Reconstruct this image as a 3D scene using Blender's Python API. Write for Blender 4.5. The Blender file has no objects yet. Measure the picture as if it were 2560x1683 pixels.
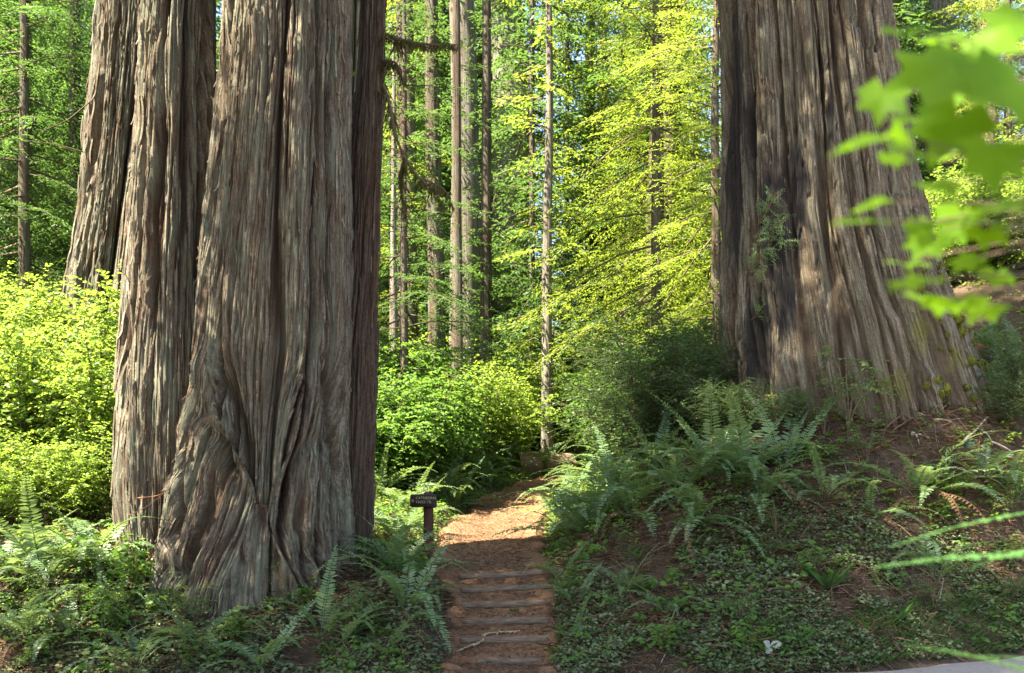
import bpy, math, random
import numpy as np
from mathutils import Vector, Matrix, Euler

# ------------------------------------------------------------------ camera, sky, sun, exposure
SC = bpy.context.scene
COL = SC.collection
F = 1020.0            # focal length in pixels of a 1024 px wide picture
HZ = 510.0            # horizon row of that picture
EYE = 1.8
PI = math.pi

cam_d = bpy.data.cameras.new('camera')
cam = bpy.data.objects.new('camera', cam_d)
COL.objects.link(cam)
cam.location = (0, 0, EYE)
cam.rotation_euler = (PI / 2, 0, 0)
cam_d.sensor_width = 36
cam_d.lens = F / 1024 * 36
cam_d.shift_y = (HZ - 336.5) / 1024
cam_d.clip_start = 0.05
cam_d.clip_end = 900
cam_d.dof.use_dof = True
cam_d.dof.focus_distance = 14.5
cam_d.dof.aperture_fstop = 2.3
SC.camera = cam

SUN = Vector((-0.50, -0.27, 0.82)).normalized()      # towards the sun
world = bpy.data.worlds.new('World')
SC.world = world
world.use_nodes = True
wn = world.node_tree.nodes
wl = world.node_tree.links
wn.clear()
sky = wn.new('ShaderNodeTexSky')
sky.sky_type = 'NISHITA'
sky.sun_disc = False
sky.sun_elevation = math.asin(SUN.z)
sky.sun_rotation = math.atan2(SUN.x, SUN.y)
sky.air_density = 1.0
sky.dust_density = 1.8
sky.ozone_density = 0.3
bg = wn.new('ShaderNodeBackground')
bg.inputs['Strength'].default_value = 0.07
wo = wn.new('ShaderNodeOutputWorld')
wl.new(sky.outputs[0], bg.inputs['Color'])
wl.new(bg.outputs[0], wo.inputs['Surface'])

sun_d = bpy.data.lights.new('sun', 'SUN')
sun_d.energy = 5.0
sun_d.angle = math.radians(0.6)
sun_d.color = (1.0, 0.89, 0.70)
sun = bpy.data.objects.new('sun', sun_d)
COL.objects.link(sun)
sun.rotation_euler = SUN.to_track_quat('Z', 'Y').to_euler()
sun.location = (-20, -5, 40)

SC.view_settings.view_transform = 'Standard'
SC.view_settings.look = 'None'
SC.view_settings.gamma = 1.0
SC.view_settings.exposure = 3.12
SC.view_settings.use_curve_mapping = False
cy = SC.cycles
cy.max_bounces = 7
cy.diffuse_bounces = 4
cy.glossy_bounces = 2
cy.transmission_bounces = 5
cy.transparent_max_bounces = 4
cy.caustics_reflective = False
cy.caustics_refractive = False
cy.sample_clamp_indirect = 6.0
cy.use_denoising = True
try:
    cy.denoiser = 'OPENIMAGEDENOISE'
    cy.denoising_input_passes = 'RGB_ALBEDO_NORMAL'
except Exception:
    pass
cy.use_adaptive_sampling = False

# ------------------------------------------------------------------ numeric helpers
rng = np.random.default_rng(7)
random.seed(7)
_perm = np.random.default_rng(11).permutation(512).astype(np.int64)
_perm = np.concatenate([_perm, _perm, _perm])
_g = np.random.default_rng(12).normal(size=(512, 3))
_g /= np.linalg.norm(_g, axis=1)[:, None]


def noise(P, sc=(1, 1, 1), off=0.0):
    """gradient noise, about -0.7..0.7"""
    p = np.asarray(P, float) * np.asarray(sc, float) + off
    i = np.floor(p).astype(np.int64)
    f = p - i
    u = f * f * f * (f * (f * 6 - 15) + 10)
    i &= 511
    out = np.zeros(len(p))
    for dx in (0, 1):
        wx = u[:, 0] if dx else 1 - u[:, 0]
        for dy in (0, 1):
            wy = u[:, 1] if dy else 1 - u[:, 1]
            for dz in (0, 1):
                wz = u[:, 2] if dz else 1 - u[:, 2]
                h = _perm[_perm[_perm[(i[:, 0] + dx) & 511] + ((i[:, 1] + dy) & 511)] + ((i[:, 2] + dz) & 511)] & 511
                g = _g[h]
                out += wx * wy * wz * (g[:, 0] * (f[:, 0] - dx) + g[:, 1] * (f[:, 1] - dy) + g[:, 2] * (f[:, 2] - dz))
    return out * 1.5


def sstep(a, b, x):
    t = np.clip((x - a) / (b - a), 0, 1)
    return t * t * (3 - 2 * t)


def unit(v):
    return v / np.maximum(np.linalg.norm(v, axis=-1, keepdims=True), 1e-9)


def pt(px, py, Y):
    """photo pixel (2560 wide) at depth Y -> world"""
    return Vector(((px * .4 - 512) / F * Y, Y, EYE + (HZ - py * .4) / F * Y))


# ------------------------------------------------------------------ mesh and object helpers
def mk_mesh(name, V, polys, mats, attrs=None, smooth=False, midx=None):
    """polys: list of int arrays (n,k)"""
    me = bpy.data.meshes.new(name)
    V = np.ascontiguousarray(V, np.float32)
    polys = [np.asarray(p, np.int32) for p in polys if len(p)]
    nl = sum(p.size for p in polys)
    npol = sum(len(p) for p in polys)
    me.vertices.add(len(V))
    me.vertices.foreach_set('co', V.ravel())
    me.loops.add(nl)
    me.loops.foreach_set('vertex_index', np.concatenate([p.ravel() for p in polys]))
    tot = np.concatenate([np.full(len(p), p.shape[1], np.int32) for p in polys])
    me.polygons.add(npol)
    me.polygons.foreach_set('loop_start', (np.cumsum(tot) - tot).astype(np.int32))
    me.polygons.foreach_set('loop_total', tot)
    if midx is not None:
        me.polygons.foreach_set('material_index', np.asarray(midx, np.int32))
    if smooth:
        me.polygons.foreach_set('use_smooth', np.ones(npol, bool))
    for m in (mats if isinstance(mats, (list, tuple)) else [mats]):
        me.materials.append(m)
    for k, a in (attrs or {}).items():
        a = np.ascontiguousarray(a, np.float32)
        if a.ndim == 1:
            me.attributes.new(k, 'FLOAT', 'POINT').data.foreach_set('value', a)
        else:
            me.attributes.new(k, 'FLOAT_VECTOR', 'POINT').data.foreach_set('vector', a.ravel())
    me.update(calc_edges=True)
    return me


def obj(name, me, parent=None, loc=None, rot=None, scale=None):
    o = bpy.data.objects.new(name, me)
    COL.objects.link(o)
    if parent is not None:
        o.parent = parent
    if loc is not None:
        o.location = loc
    if rot is not None:
        o.rotation_euler = rot
    if scale is not None:
        o.scale = scale if hasattr(scale, '__len__') else (scale,) * 3
    return o


def tag(o, label, cat=None, group=None, kind=None):
    o['label'] = label
    if cat:
        o['category'] = cat
    if group:
        o['group'] = group
    if kind:
        o['kind'] = kind
    return o


def thing(name, label, cat, loc, group=None, rz=0.0, scale=1.0):
    o = obj(name, None, None, loc, (0, 0, rz), scale)
    o.empty_display_size = .2
    return tag(o, label, cat, group)


class Geo:
    """collects vertices and faces"""
    def __init__(s):
        s.V, s.P, s.T, s.M, s.n = [], [], [], [], 0

    def add(s, V, polys, tint=0.5, mat=0):
        V = np.asarray(V, float)
        s.V.append(V)
        t = np.full(len(V), tint) if np.isscalar(tint) else np.asarray(tint)
        s.T.append(t)
        for p in polys:
            if len(p):
                s.P.append(np.asarray(p, np.int64) + s.n)
                s.M.append(np.full(len(p), mat))
        s.n += len(V)

    def tube(s, pts, rad, sides=5, tint=.5, mat=0, cap=True):
        pts = np.asarray(pts, float)
        n = len(pts)
        rad = np.broadcast_to(np.asarray(rad, float), (n,))
        t = unit(np.gradient(pts, axis=0))
        ref = np.array([0, 0, 1.]) if abs(t[:, 2]).mean() < .8 else np.array([1., 0, 0])
        a = unit(np.cross(t, ref))
        b = np.cross(t, a)
        ang = np.arange(sides) / sides * 2 * PI
        ring = (pts[:, None, :] + rad[:, None, None] * (np.cos(ang)[None, :, None] * a[:, None, :] + np.sin(ang)[None, :, None] * b[:, None, :]))
        i, j = np.meshgrid(np.arange(n - 1), np.arange(sides), indexing='ij')
        q = np.stack([i * sides + j, i * sides + (j + 1) % sides, (i + 1) * sides + (j + 1) % sides, (i + 1) * sides + j], -1).reshape(-1, 4)
        polys = [q]
        if cap:
            polys.append(np.array([list(range(sides))[::-1]]))
            polys.append(np.array([[(n - 1) * sides + k for k in range(sides)]]))
        s.add(ring.reshape(-1, 3), polys, tint, mat)

    def leaves(s, B, D, N, L, W, shape='oval', tint=None, mat=0, fold=.18, droop=.15):
        B = np.asarray(B, float)
        n = len(B)
        if n == 0:
            return
        D = unit(np.asarray(D, float))
        N = np.asarray(N, float)
        S = unit(np.cross(D, N))
        N = unit(np.cross(S, D))
        L = np.broadcast_to(np.asarray(L, float), (n,))[:, None]
        W = np.broadcast_to(np.asarray(W, float), (n,))[:, None]
        if tint is None:
            tint = rng.random(n)
        tint = np.broadcast_to(tint, (n,))
        if shape == 'oval':
            tip = B + D * L - N * droop * L
            def side(t, w, sg):
                return B + D * L * t - N * droop * L * t * t + S * sg * W * .5 * w + N * fold * W * w
            V = np.stack([B, side(.3, .95, 1), side(.68, .8, 1), tip, side(.68, .8, -1), side(.3, .95, -1)], 1).reshape(-1, 3)
            k = np.arange(n)[:, None] * 6
            s.add(V, [np.concatenate([k + np.array([[0, 1, 2, 3]]), k + np.array([[0, 3, 4, 5]])])], np.repeat(tint, 6), mat)
        else:
            tip = B + D * L - N * droop * L
            m = B + D * L * .45 + N * fold * W
            V = np.stack([B, m + S * W * .5, tip, m - S * W * .5], 1).reshape(-1, 3)
            k = np.arange(n)[:, None] * 4
            s.add(V, [np.concatenate([k + np.array([[0, 1, 2]]), k + np.array([[0, 2, 3]])])], np.repeat(tint, 4), mat)

    def mesh(s, name, mats, smooth=False):
        order = {}
        V = np.concatenate(s.V)
        return mk_mesh(name, V, s.P, mats, {'tint': np.concatenate(s.T)}, smooth, np.concatenate(s.M))


# ------------------------------------------------------------------ materials
def mat_new(name):
    m = bpy.data.materials.new(name)
    m.use_nodes = True
    nt = m.node_tree
    nt.nodes.clear()
    return m, nt.nodes, nt.links


def ramp(n, stops):
    r = n.new('ShaderNodeValToRGB')
    e = r.color_ramp.elements
    while len(e) < len(stops):
        e.new(0.5)
    for x, (p, c) in zip(e, stops):
        x.position = p
        x.color = (*c, 1)
    return r


def leaf_mat(name, c0, c1, t0, rough=.5, mixf=.42, spec=.35, c2=None):
    m, n, l = mat_new(name)
    at = n.new('ShaderNodeAttribute'); at.attribute_name = 'tint'
    oi = n.new('ShaderNodeObjectInfo')
    ad = n.new('ShaderNodeMath'); ad.operation = 'MULTIPLY_ADD'
    l.new(oi.outputs['Random'], ad.inputs[0]); ad.inputs[1].default_value = .45
    mu = n.new('ShaderNodeMath'); mu.operation = 'MULTIPLY'
    l.new(at.outputs['Fac'], mu.inputs[0]); mu.inputs[1].default_value = .55
    l.new(mu.outputs[0], ad.inputs[2])
    stops = [(0, c0), (.85, c1)] + ([(1.0, c2)] if c2 else [])
    r = ramp(n, stops)
    l.new(ad.outputs[0], r.inputs[0])
    p = n.new('ShaderNodeBsdfPrincipled')
    p.inputs['Roughness'].default_value = rough
    p.inputs['Specular IOR Level'].default_value = spec
    l.new(r.outputs[0], p.inputs['Base Color'])
    t = n.new('ShaderNodeBsdfTranslucent')
    tm = n.new('ShaderNodeMix'); tm.data_type = 'RGBA'; tm.inputs[0].default_value = .72
    l.new(r.outputs[0], tm.inputs[6]); tm.inputs[7].default_value = (*t0, 1)
    l.new(tm.outputs[2], t.inputs[0])
    mx = n.new('ShaderNodeMixShader'); mx.inputs[0].default_value = mixf
    l.new(p.outputs[0], mx.inputs[1]); l.new(t.outputs[0], mx.inputs[2])
    o = n.new('ShaderNodeOutputMaterial'); l.new(mx.outputs[0], o.inputs[0])
    return m


def noise_node(n, l, vec, scale, detail=4, rough=.6):
    t = n.new('ShaderNodeTexNoise')
    t.inputs['Scale'].default_value = scale
    t.inputs['Detail'].default_value = detail
    t.inputs['Roughness'].default_value = rough
    if vec is not None:
        l.new(vec, t.inputs['Vector'])
    return t


def mapping(n, l, vec, sc):
    m = n.new('ShaderNodeMapping')
    m.inputs['Scale'].default_value = sc
    l.new(vec, m.inputs['Vector'])
    return m.outputs[0]


def mixc(n, l, fac, a, b, mode='MIX'):
    x = n.new('ShaderNodeMix'); x.data_type = 'RGBA'; x.blend_type = mode
    if isinstance(fac, float):
        x.inputs[0].default_value = fac
    else:
        l.new(fac, x.inputs[0])
    for s, v in ((6, a), (7, b)):
        if isinstance(v, tuple):
            x.inputs[s].default_value = (*v, 1)
        else:
            l.new(v, x.inputs[s])
    return x.outputs[2]


def bark_mat(name, dark, mid, pale, red, lichen=.35, grain_attr=True, char=False, moss=False, vs=1.0):
    m, n, l = mat_new(name)
    if grain_attr:
        g = n.new('ShaderNodeAttribute'); g.attribute_name = 'grain'
        vec = g.outputs['Vector']
    else:
        g = n.new('ShaderNodeNewGeometry')
        vec = g.outputs['Position']
    fib = noise_node(n, l, mapping(n, l, vec, (30 * vs, 30 * vs, 1.1 * vs)), 1, 7, .75)
    fine = noise_node(n, l, mapping(n, l, vec, (120 * vs, 120 * vs, 5 * vs)), 1, 3, .6)
    pat = noise_node(n, l, mapping(n, l, vec, (3.2, 3.2, .45)), 1, 4, .6)
    r = ramp(n, [(.37, dark), (.47, mid), (.60, pale), (.72, mid)])
    l.new(fib.outputs['Fac'], r.inputs[0])
    rp = ramp(n, [(.38, (0, 0, 0)), (.62, (1, 1, 1))])
    l.new(pat.outputs['Fac'], rp.inputs[0])
    c = mixc(n, l, rp.outputs[0], r.outputs[0], mixc(n, l, .55, r.outputs[0], red))
    gr = noise_node(n, l, mapping(n, l, vec, (70, 70, 26)), 1, 4, .7)
    grr = ramp(n, [(.34, (.45,) * 3), (.5, (1, 1, 1)), (.66, (1.45,) * 3)])
    l.new(gr.outputs['Fac'], grr.inputs[0])
    c = mixc(n, l, .75, c, grr.outputs[0], 'MULTIPLY')
    # grey-green lichen film
    li = noise_node(n, l, mapping(n, l, vec, (4, 4, .7)), 1.7, 6, .7)
    lr = ramp(n, [(.44, (0, 0, 0)), (.62, (lichen,) * 3)])
    l.new(li.outputs['Fac'], lr.inputs[0])
    c = mixc(n, l, lr.outputs[0], c, (.16, .19, .14))
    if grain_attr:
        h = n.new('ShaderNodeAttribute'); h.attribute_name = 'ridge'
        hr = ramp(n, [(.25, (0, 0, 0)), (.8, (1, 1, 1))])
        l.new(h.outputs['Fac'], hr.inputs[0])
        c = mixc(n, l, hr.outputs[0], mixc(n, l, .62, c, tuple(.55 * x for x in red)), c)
    if char:
        ca = n.new('ShaderNodeAttribute'); ca.attribute_name = 'char'
        cn = noise_node(n, l, mapping(n, l, vec, (9, 9, .7)), 1, 5, .7)
        ml = n.new('ShaderNodeMath'); ml.operation = 'MULTIPLY_ADD'
        l.new(cn.outputs['Fac'], ml.inputs[0]); ml.inputs[1].default_value = 1.3
        l.new(ca.outputs['Fac'], ml.inputs[2])
        cr = ramp(n, [(.95, (0, 0, 0)), (1.0, (.92,) * 3)])
        sc2 = n.new('ShaderNodeMath'); sc2.operation = 'MULTIPLY'; sc2.inputs[1].default_value = .82
        l.new(ml.outputs[0], sc2.inputs[0])
        cr.color_ramp.elements[0].position = .62; cr.color_ramp.elements[1].position = .86
        l.new(sc2.outputs[0], cr.inputs[0])
        c = mixc(n, l, cr.outputs[0], c, (.022, .02, .02))
    if moss:
        ma = n.new('ShaderNodeAttribute'); ma.attribute_name = 'moss'
        mn = noise_node(n, l, vec, 9, 5, .7)
        ml = n.new('ShaderNodeMath'); ml.operation = 'MULTIPLY_ADD'
        l.new(mn.outputs['Fac'], ml.inputs[0]); ml.inputs[1].default_value = 1.2
        l.new(ma.outputs['Fac'], ml.inputs[2])
        mr = ramp(n, [(.72, (0, 0, 0)), (.95, (.75,) * 3)])
        l.new(ml.outputs[0], mr.inputs[0])
        c = mixc(n, l, mr.outputs[0], c, (.13, .125, .03))
    p = n.new('ShaderNodeBsdfPrincipled')
    p.inputs['Roughness'].default_value = .95
    p.inputs['Specular IOR Level'].default_value = .15
    l.new(c, p.inputs['Base Color'])
    b = n.new('ShaderNodeBump'); b.inputs['Strength'].default_value = 1.0; b.inputs['Distance'].default_value = .045
    sm = n.new('ShaderNodeMath'); sm.operation = 'MULTIPLY_ADD'
    l.new(fine.outputs['Fac'], sm.inputs[0]); sm.inputs[1].default_value = .5
    l.new(fib.outputs['Fac'], sm.inputs[2])
    l.new(sm.outputs[0], b.inputs['Height'])
    l.new(b.outputs[0], p.inputs['Normal'])
    o = n.new('ShaderNodeOutputMaterial'); l.new(p.outputs[0], o.inputs[0])
    return m


def soil_mat(name, cols, scale=14, fine=140, bump=.5, stretch=(1, 1, 1), speck=None):
    m, n, l = mat_new(name)
    g = n.new('ShaderNodeNewGeometry')
    vec = mapping(n, l, g.outputs['Position'], stretch)
    a = noise_node(n, l, vec, scale, 7, .72)
    r = ramp(n, [(.3, cols[0]), (.5, cols[1]), (.68, cols[2])])
    l.new(a.outputs['Fac'], r.inputs[0])
    big = noise_node(n, l, vec, .8, 3)
    c = mixc(n, l, .35, r.outputs[0], mixc(n, l, big.outputs['Fac'], cols[0], cols[2]))
    f = noise_node(n, l, vec, fine, 3, .6)
    if speck:
        sr = ramp(n, [(.62, (0, 0, 0)), (.7, (1, 1, 1))])
        l.new(f.outputs['Fac'], sr.inputs[0])
        c = mixc(n, l, sr.outputs[0], c, speck)
    p = n.new('ShaderNodeBsdfPrincipled')
    p.inputs['Roughness'].default_value = .95
    p.inputs['Specular IOR Level'].default_value = .1
    l.new(c, p.inputs['Base Color'])
    b = n.new('ShaderNodeBump'); b.inputs['Strength'].default_value = bump; b.inputs['Distance'].default_value = .03
    ad = n.new('ShaderNodeMath'); ad.operation = 'MULTIPLY_ADD'; ad.inputs[1].default_value = .5
    l.new(f.outputs['Fac'], ad.inputs[0]); l.new(a.outputs['Fac'], ad.inputs[2])
    l.new(ad.outputs[0], b.inputs['Height']); l.new(b.outputs[0], p.inputs['Normal'])
    o = n.new('ShaderNodeOutputMaterial'); l.new(p.outputs[0], o.inputs[0])
    return m


def flat_mat(name, c0, c1, rough=.85, scale=20, stretch=(1, 1, 1), spec=.2, coord='Object'):
    m, n, l = mat_new(name)
    tc = n.new('ShaderNodeTexCoord')
    a = noise_node(n, l, mapping(n, l, tc.outputs[coord], stretch), scale, 5, .65)
    r = ramp(n, [(.3, c0), (.7, c1)])
    l.new(a.outputs['Fac'], r.inputs[0])
    p = n.new('ShaderNodeBsdfPrincipled')
    p.inputs['Roughness'].default_value = rough
    p.inputs['Specular IOR Level'].default_value = spec
    l.new(r.outputs[0], p.inputs['Base Color'])
    b = n.new('ShaderNodeBump'); b.inputs['Strength'].default_value = .4; b.inputs['Distance'].default_value = .01
    l.new(a.outputs['Fac'], b.inputs['Height']); l.new(b.outputs[0], p.inputs['Normal'])
    o = n.new('ShaderNodeOutputMaterial'); l.new(p.outputs[0], o.inputs[0])
    return m


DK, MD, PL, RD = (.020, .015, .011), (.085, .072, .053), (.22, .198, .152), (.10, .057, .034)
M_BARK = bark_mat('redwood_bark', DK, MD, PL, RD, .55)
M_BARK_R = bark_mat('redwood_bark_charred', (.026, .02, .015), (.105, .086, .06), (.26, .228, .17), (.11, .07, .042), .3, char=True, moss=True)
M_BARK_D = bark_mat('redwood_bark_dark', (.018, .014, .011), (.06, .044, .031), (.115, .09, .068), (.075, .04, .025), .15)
M_BARK_B = bark_mat('forest_bark', (.025, .02, .015), (.07, .054, .04), (.14, .115, .09), (.085, .048, .03), .3, grain_attr=False, vs=.5)
M_BARK_G = bark_mat('grey_bark', (.05, .043, .036), (.125, .108, .09), (.24, .22, .19), (.12, .085, .06), .4, grain_attr=False, vs=.5)
M_BARK_P = bark_mat('pale_bark', (.06, .05, .042), (.17, .15, .125), (.32, .29, .25), (.16, .11, .085), .2, grain_attr=False, vs=.6)
M_TWIG = flat_mat('twig_wood', (.06, .042, .03), (.14, .10, .07))
M_REDTWIG = flat_mat('red_twig_wood', (.14, .055, .03), (.24, .11, .06))
M_STICK = flat_mat('bleached_stick', (.3, .25, .19), (.5, .44, .36))
M_GROUND = soil_mat('forest_floor', ((.022, .015, .010), (.062, .043, .028), (.12, .088, .058)), 16, 120, .7, speck=(.20, .14, .09))
M_TRAIL = soil_mat('redwood_duff', ((.065, .034, .019), (.18, .093, .05), (.29, .165, .095)), 22, 150, .8, speck=(.38, .24, .14))
M_ROAD = soil_mat('gravel_road', ((.17, .14, .12), (.29, .25, .22), (.40, .36, .33)), 30, 190, .6, speck=(.5, .47, .44))
M_LOG = flat_mat('weathered_timber', (.045, .032, .023), (.21, .16, .115), .9, 9, (.7, 7, 7))
M_FERN = leaf_mat('sword_fern', (.06, .115, .048), (.135, .215, .09), (.26, .36, .07), .36, .38, .5, (.24, .29, .12))
M_FERN_D = leaf_mat('dead_fern', (.08, .047, .028), (.17, .105, .06), (.18, .11, .05), .8, .3, .1)
M_FERN_P = leaf_mat('bleached_frond', (.36, .27, .15), (.52, .42, .26), (.4, .3, .15), .8, .25, .1)
M_HAZEL = leaf_mat('broad_leaf', (.07, .125, .022), (.155, .25, .042), (.38, .54, .055), .5, .5, .3, (.25, .31, .065))
M_HAZEL2 = leaf_mat('deep_broad_leaf', (.045, .105, .022), (.10, .19, .035), (.22, .40, .04), .5, .48, .3)
M_HUCK = leaf_mat('huckleberry_leaf', (.022, .05, .016), (.055, .105, .028), (.11, .22, .03), .4, .38, .45)  # dark green leaf, darkened further in place of shade over the clump
M_SPRIG = leaf_mat('sprig_leaf', (.05, .11, .03), (.12, .205, .055), (.22, .38, .05), .42, .4, .4)
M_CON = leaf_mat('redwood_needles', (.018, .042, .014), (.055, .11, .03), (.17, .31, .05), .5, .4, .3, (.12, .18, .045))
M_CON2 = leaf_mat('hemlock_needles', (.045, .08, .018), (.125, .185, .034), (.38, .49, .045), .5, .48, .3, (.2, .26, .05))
M_MAPLE = leaf_mat('maple_leaf', (.045, .11, .005), (.08, .165, .007), (.23, .44, .004), .55, .5, .15)
M_COVER = leaf_mat('creeping_leaf', (.06, .09, .035), (.17, .21, .10), (.18, .25, .06), .45, .3, .3, (.28, .30, .18))
M_GRASS = leaf_mat('grass_blade', (.05, .12, .035), (.12, .22, .06), (.2, .4, .06), .45, .4, .4)
M_LITTER = leaf_mat('needle_litter', (.07, .045, .03), (.19, .13, .085), (.15, .1, .06), .85, .1, .1, (.36, .28, .19))
M_MOSS = flat_mat('moss', (.05, .06, .01), (.15, .16, .028), .95, 60)
M_SIGN = flat_mat('sign_brown_paint', (.013, .010, .008), (.028, .021, .016), .6, 8, (1, 5, 5), .3)
M_POST = flat_mat('post_stain', (.05, .022, .014), (.095, .042, .026), .8, 6, (8, 8, .6))
M_LETTER = flat_mat('letter_paint', (.28, .24, .14), (.4, .35, .21), .7, 60)
M_CUT = flat_mat('cut_wood', (.13, .09, .062), (.31, .23, .165), .85, 6, (1, 8, 8))
M_PALELEAF = leaf_mat('pale_dead_leaf', (.3, .3, .25), (.4, .4, .34), (.4, .4, .3), .7, .2, .2)

# ------------------------------------------------------------------ terrain
STEP_Y = [12.0, 12.42, 12.84, 13.25, 13.65, 14.05]
STEP_R = [656.8, 635.4, 616.8, 600.0, 584.6, 571.0]
STEP_Z = [EYE - (r - HZ) / F * y for r, y in zip(STEP_R, STEP_Y)]


def tz(y):     # smooth trail level
    return np.interp(y, [5, 11.3, 11.8] + STEP_Y + [16, 18, 20, 22, 24, 26, 30, 40, 60, 120],
                     [-.02, 0.0, .02] + STEP_Z + [1.2, 1.5, 1.8, 2.1, 2.42, 2.72, 3.1, 3.4, 3.8, 6])


_TY = [5, 11, 12, 13.5, 14.4, 15.6, 18, 20, 22, 24, 26, 28, 31]
_TX = [-.2, -.12, -.12, -.2, -.38, -.36, -.32, -.12, .12, .75, 1.65, 2.8, 5]
_TW = [.6, .55, .55, .62, .76, .80, .82, .70, .60, .52, .48, .5, .5]


def tx(y):
    return np.interp(y, _TY, _TX)


def tw(y):
    return np.interp(y, _TY, _TW)


def road_edge(x):
    return np.interp(x, [-40, -1.5, 0, 3.0, 4.1, 6.4, 9, 14, 40], [10.3, 10.9, 11.2, 11.25, 11.45, 12.75, 13.6, 14.6, 18])


_cp = []
def cp(px, py, Y):
    v = pt(px, py, Y); _cp.append((v.x, v.y, v.z))
# right bank
for a in [(1440, 1640, 11.8), (1400, 1560, 12.6), (1400, 1450, 13.8), (1410, 1390, 15.0), (1430, 1330, 16.5), (1420, 1265, 19.5), (1440, 1225, 22),
          (1600, 1610, 11.8), (1650, 1480, 12.7), (1620, 1380, 13.7), (1620, 1290, 14.8), (1640, 1200, 16.4), (1620, 1150, 19),
          (1900, 1630, 11.7), (1900, 1500, 12.6), (1900, 1350, 13.7), (1900, 1200, 14.8), (1900, 1090, 15.7), (1850, 1060, 17.5),
          (2200, 1600, 11.9), (2200, 1480, 12.8), (2200, 1330, 13.8), (2200, 1180, 14.8), (2200, 1070, 15.7),
          (2500, 1580, 12.9), (2520, 1430, 13.8), (2520, 1280, 14.6), (2500, 1120, 15.6), (2470, 1020, 16.6), (2540, 960, 19), (2300, 930, 22)]:
    cp(*a)
for a in [(1890, 1030, 16.1), (2000, 1050, 15.85), (2130, 1045, 15.5), (2270, 1035, 15.5), (2390, 1015, 15.8), (2470, 985, 16.6), (2000, 1120, 15.2), (2200, 1130, 15.0), (2380, 1110, 15.1)]:
    cp(*a)
# left mound
for a in [(1060, 1560, 12.2), (1040, 1470, 13.0), (1010, 1420, 13.9), (1040, 1385, 15.2), (1080, 1340, 17), (1150, 1260, 20.0), (1240, 1215, 23),
          (900, 1640, 11.7), (880, 1520, 12.6), (840, 1430, 13.4), (920, 1400, 14.2), (600, 1660, 11.6), (600, 1540, 12.5), (560, 1480, 13.1),
          (300, 1640, 11.7), (320, 1500, 12.8), (320, 1390, 13.6), (60, 1640, 11.7), (60, 1500, 12.9), (60, 1390, 14), (900, 1300, 17)]:
    cp(*a)
for a in [(-6, 16.5, 2.1), (-8, 19, 3.0), (-11, 24, 4.2), (-3.5, 17.5, 2.2), (-4.5, 22, 2.7), (-2.5, 26, 3.0), (0, 34, 3.2), (6, 30, 3.6), (9, 24, 6.2), (13, 26, 8.5),
          (16, 18, 7.5), (20, 34, 12), (-18, 34, 7), (0, 60, 4), (-30, 60, 12), (30, 60, 16), (0, 120, 10), (-60, 110, 30), (60, 110, 34),
          (-14, 14, 2.5), (-25, 12, 3), (30, 16, 9), (-12, 11.2, .5), (-30, 11, .6), (4.5, 26, 3.7)]:
    _cp.append(a)
_cp = np.array(_cp)


def _phi(r2):
    return .5 * r2 * np.log(r2 + 1e-9)


_A = _cp[:, :2]
_K = _phi(((_A[:, None] - _A[None]) ** 2).sum(-1)) + np.eye(len(_A)) * .02
_Pm = np.c_[np.ones(len(_A)), _A]
_sol = np.linalg.solve(np.block([[_K, _Pm], [_Pm.T, np.zeros((3, 3))]]), np.r_[_cp[:, 2], 0, 0, 0])


def ground(x, y, bumps=True):
    x = np.atleast_1d(np.asarray(x, float)); y = np.atleast_1d(np.asarray(y, float))
    q = np.c_[x, y]
    z = np.empty(len(q))
    for i in range(0, len(q), 20000):
        c = q[i:i + 20000]
        z[i:i + 20000] = _phi(((c[:, None] - _A[None]) ** 2).sum(-1)) @ _sol[:-3] + np.c_[np.ones(len(c)), c] @ _sol[-3:]
    # the spline is only trusted near its points
    far = sstep(60, 130, np.hypot(x, y - 15))
    z = z * (1 - far) + far * (10 + 6 * noise(np.c_[x, y, 0 * x], (.015, .015, 1)) + .09 * np.clip(np.abs(x) - 40, 0, 300))
    z = np.clip(z, -.6, 60)
    if bumps:
        P = np.c_[x, y, 0 * x]
        z = z + .10 * noise(P, (.9, .9, 1), 3.3) + .07 * noise(P, (2.6, 2.6, 1), 9.1) + .03 * noise(P, (7, 7, 1), 1.7)
    # road bed and everything behind it
    m = sstep(-.25, .55, y - road_edge(x))
    z = z * m + (1 - m) * -.06
    # trail bed
    k = 1 - sstep(0, .38, np.abs(x - tx(y)) - tw(y))
    k = k * (y > 10.5) * (y < 31)
    return z * (1 - k) + k * (tz(y) - .14)


def hit(px, py, ymin=10.6, ymax=70):
    Y = np.concatenate([np.arange(ymin, 24, .03), np.arange(24, ymax, .15)])
    X = (px * .4 - 512) / F * Y
    Z = EYE + (HZ - py * .4) / F * Y
    d = Z - ground(X, Y)
    i = np.argmax(d < 0)
    if not (d < 0).any():
        i = -1
    return Vector((X[i], Y[i], ground(X[i], Y[i])[0]))


def gz(x, y):
    return float(ground(x, y)[0])


def axis(parts):
    out = []
    for a, b, s in parts:
        out.append(np.arange(a, b, s))
    return np.concatenate(out + [[parts[-1][1]]])


def grid_polys(nx, ny):
    i, j = np.meshgrid(np.arange(ny - 1), np.arange(nx - 1), indexing='ij')
    return np.stack([i * nx + j, i * nx + j + 1, (i + 1) * nx + j + 1, (i + 1) * nx + j], -1).reshape(-1, 4)


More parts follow.
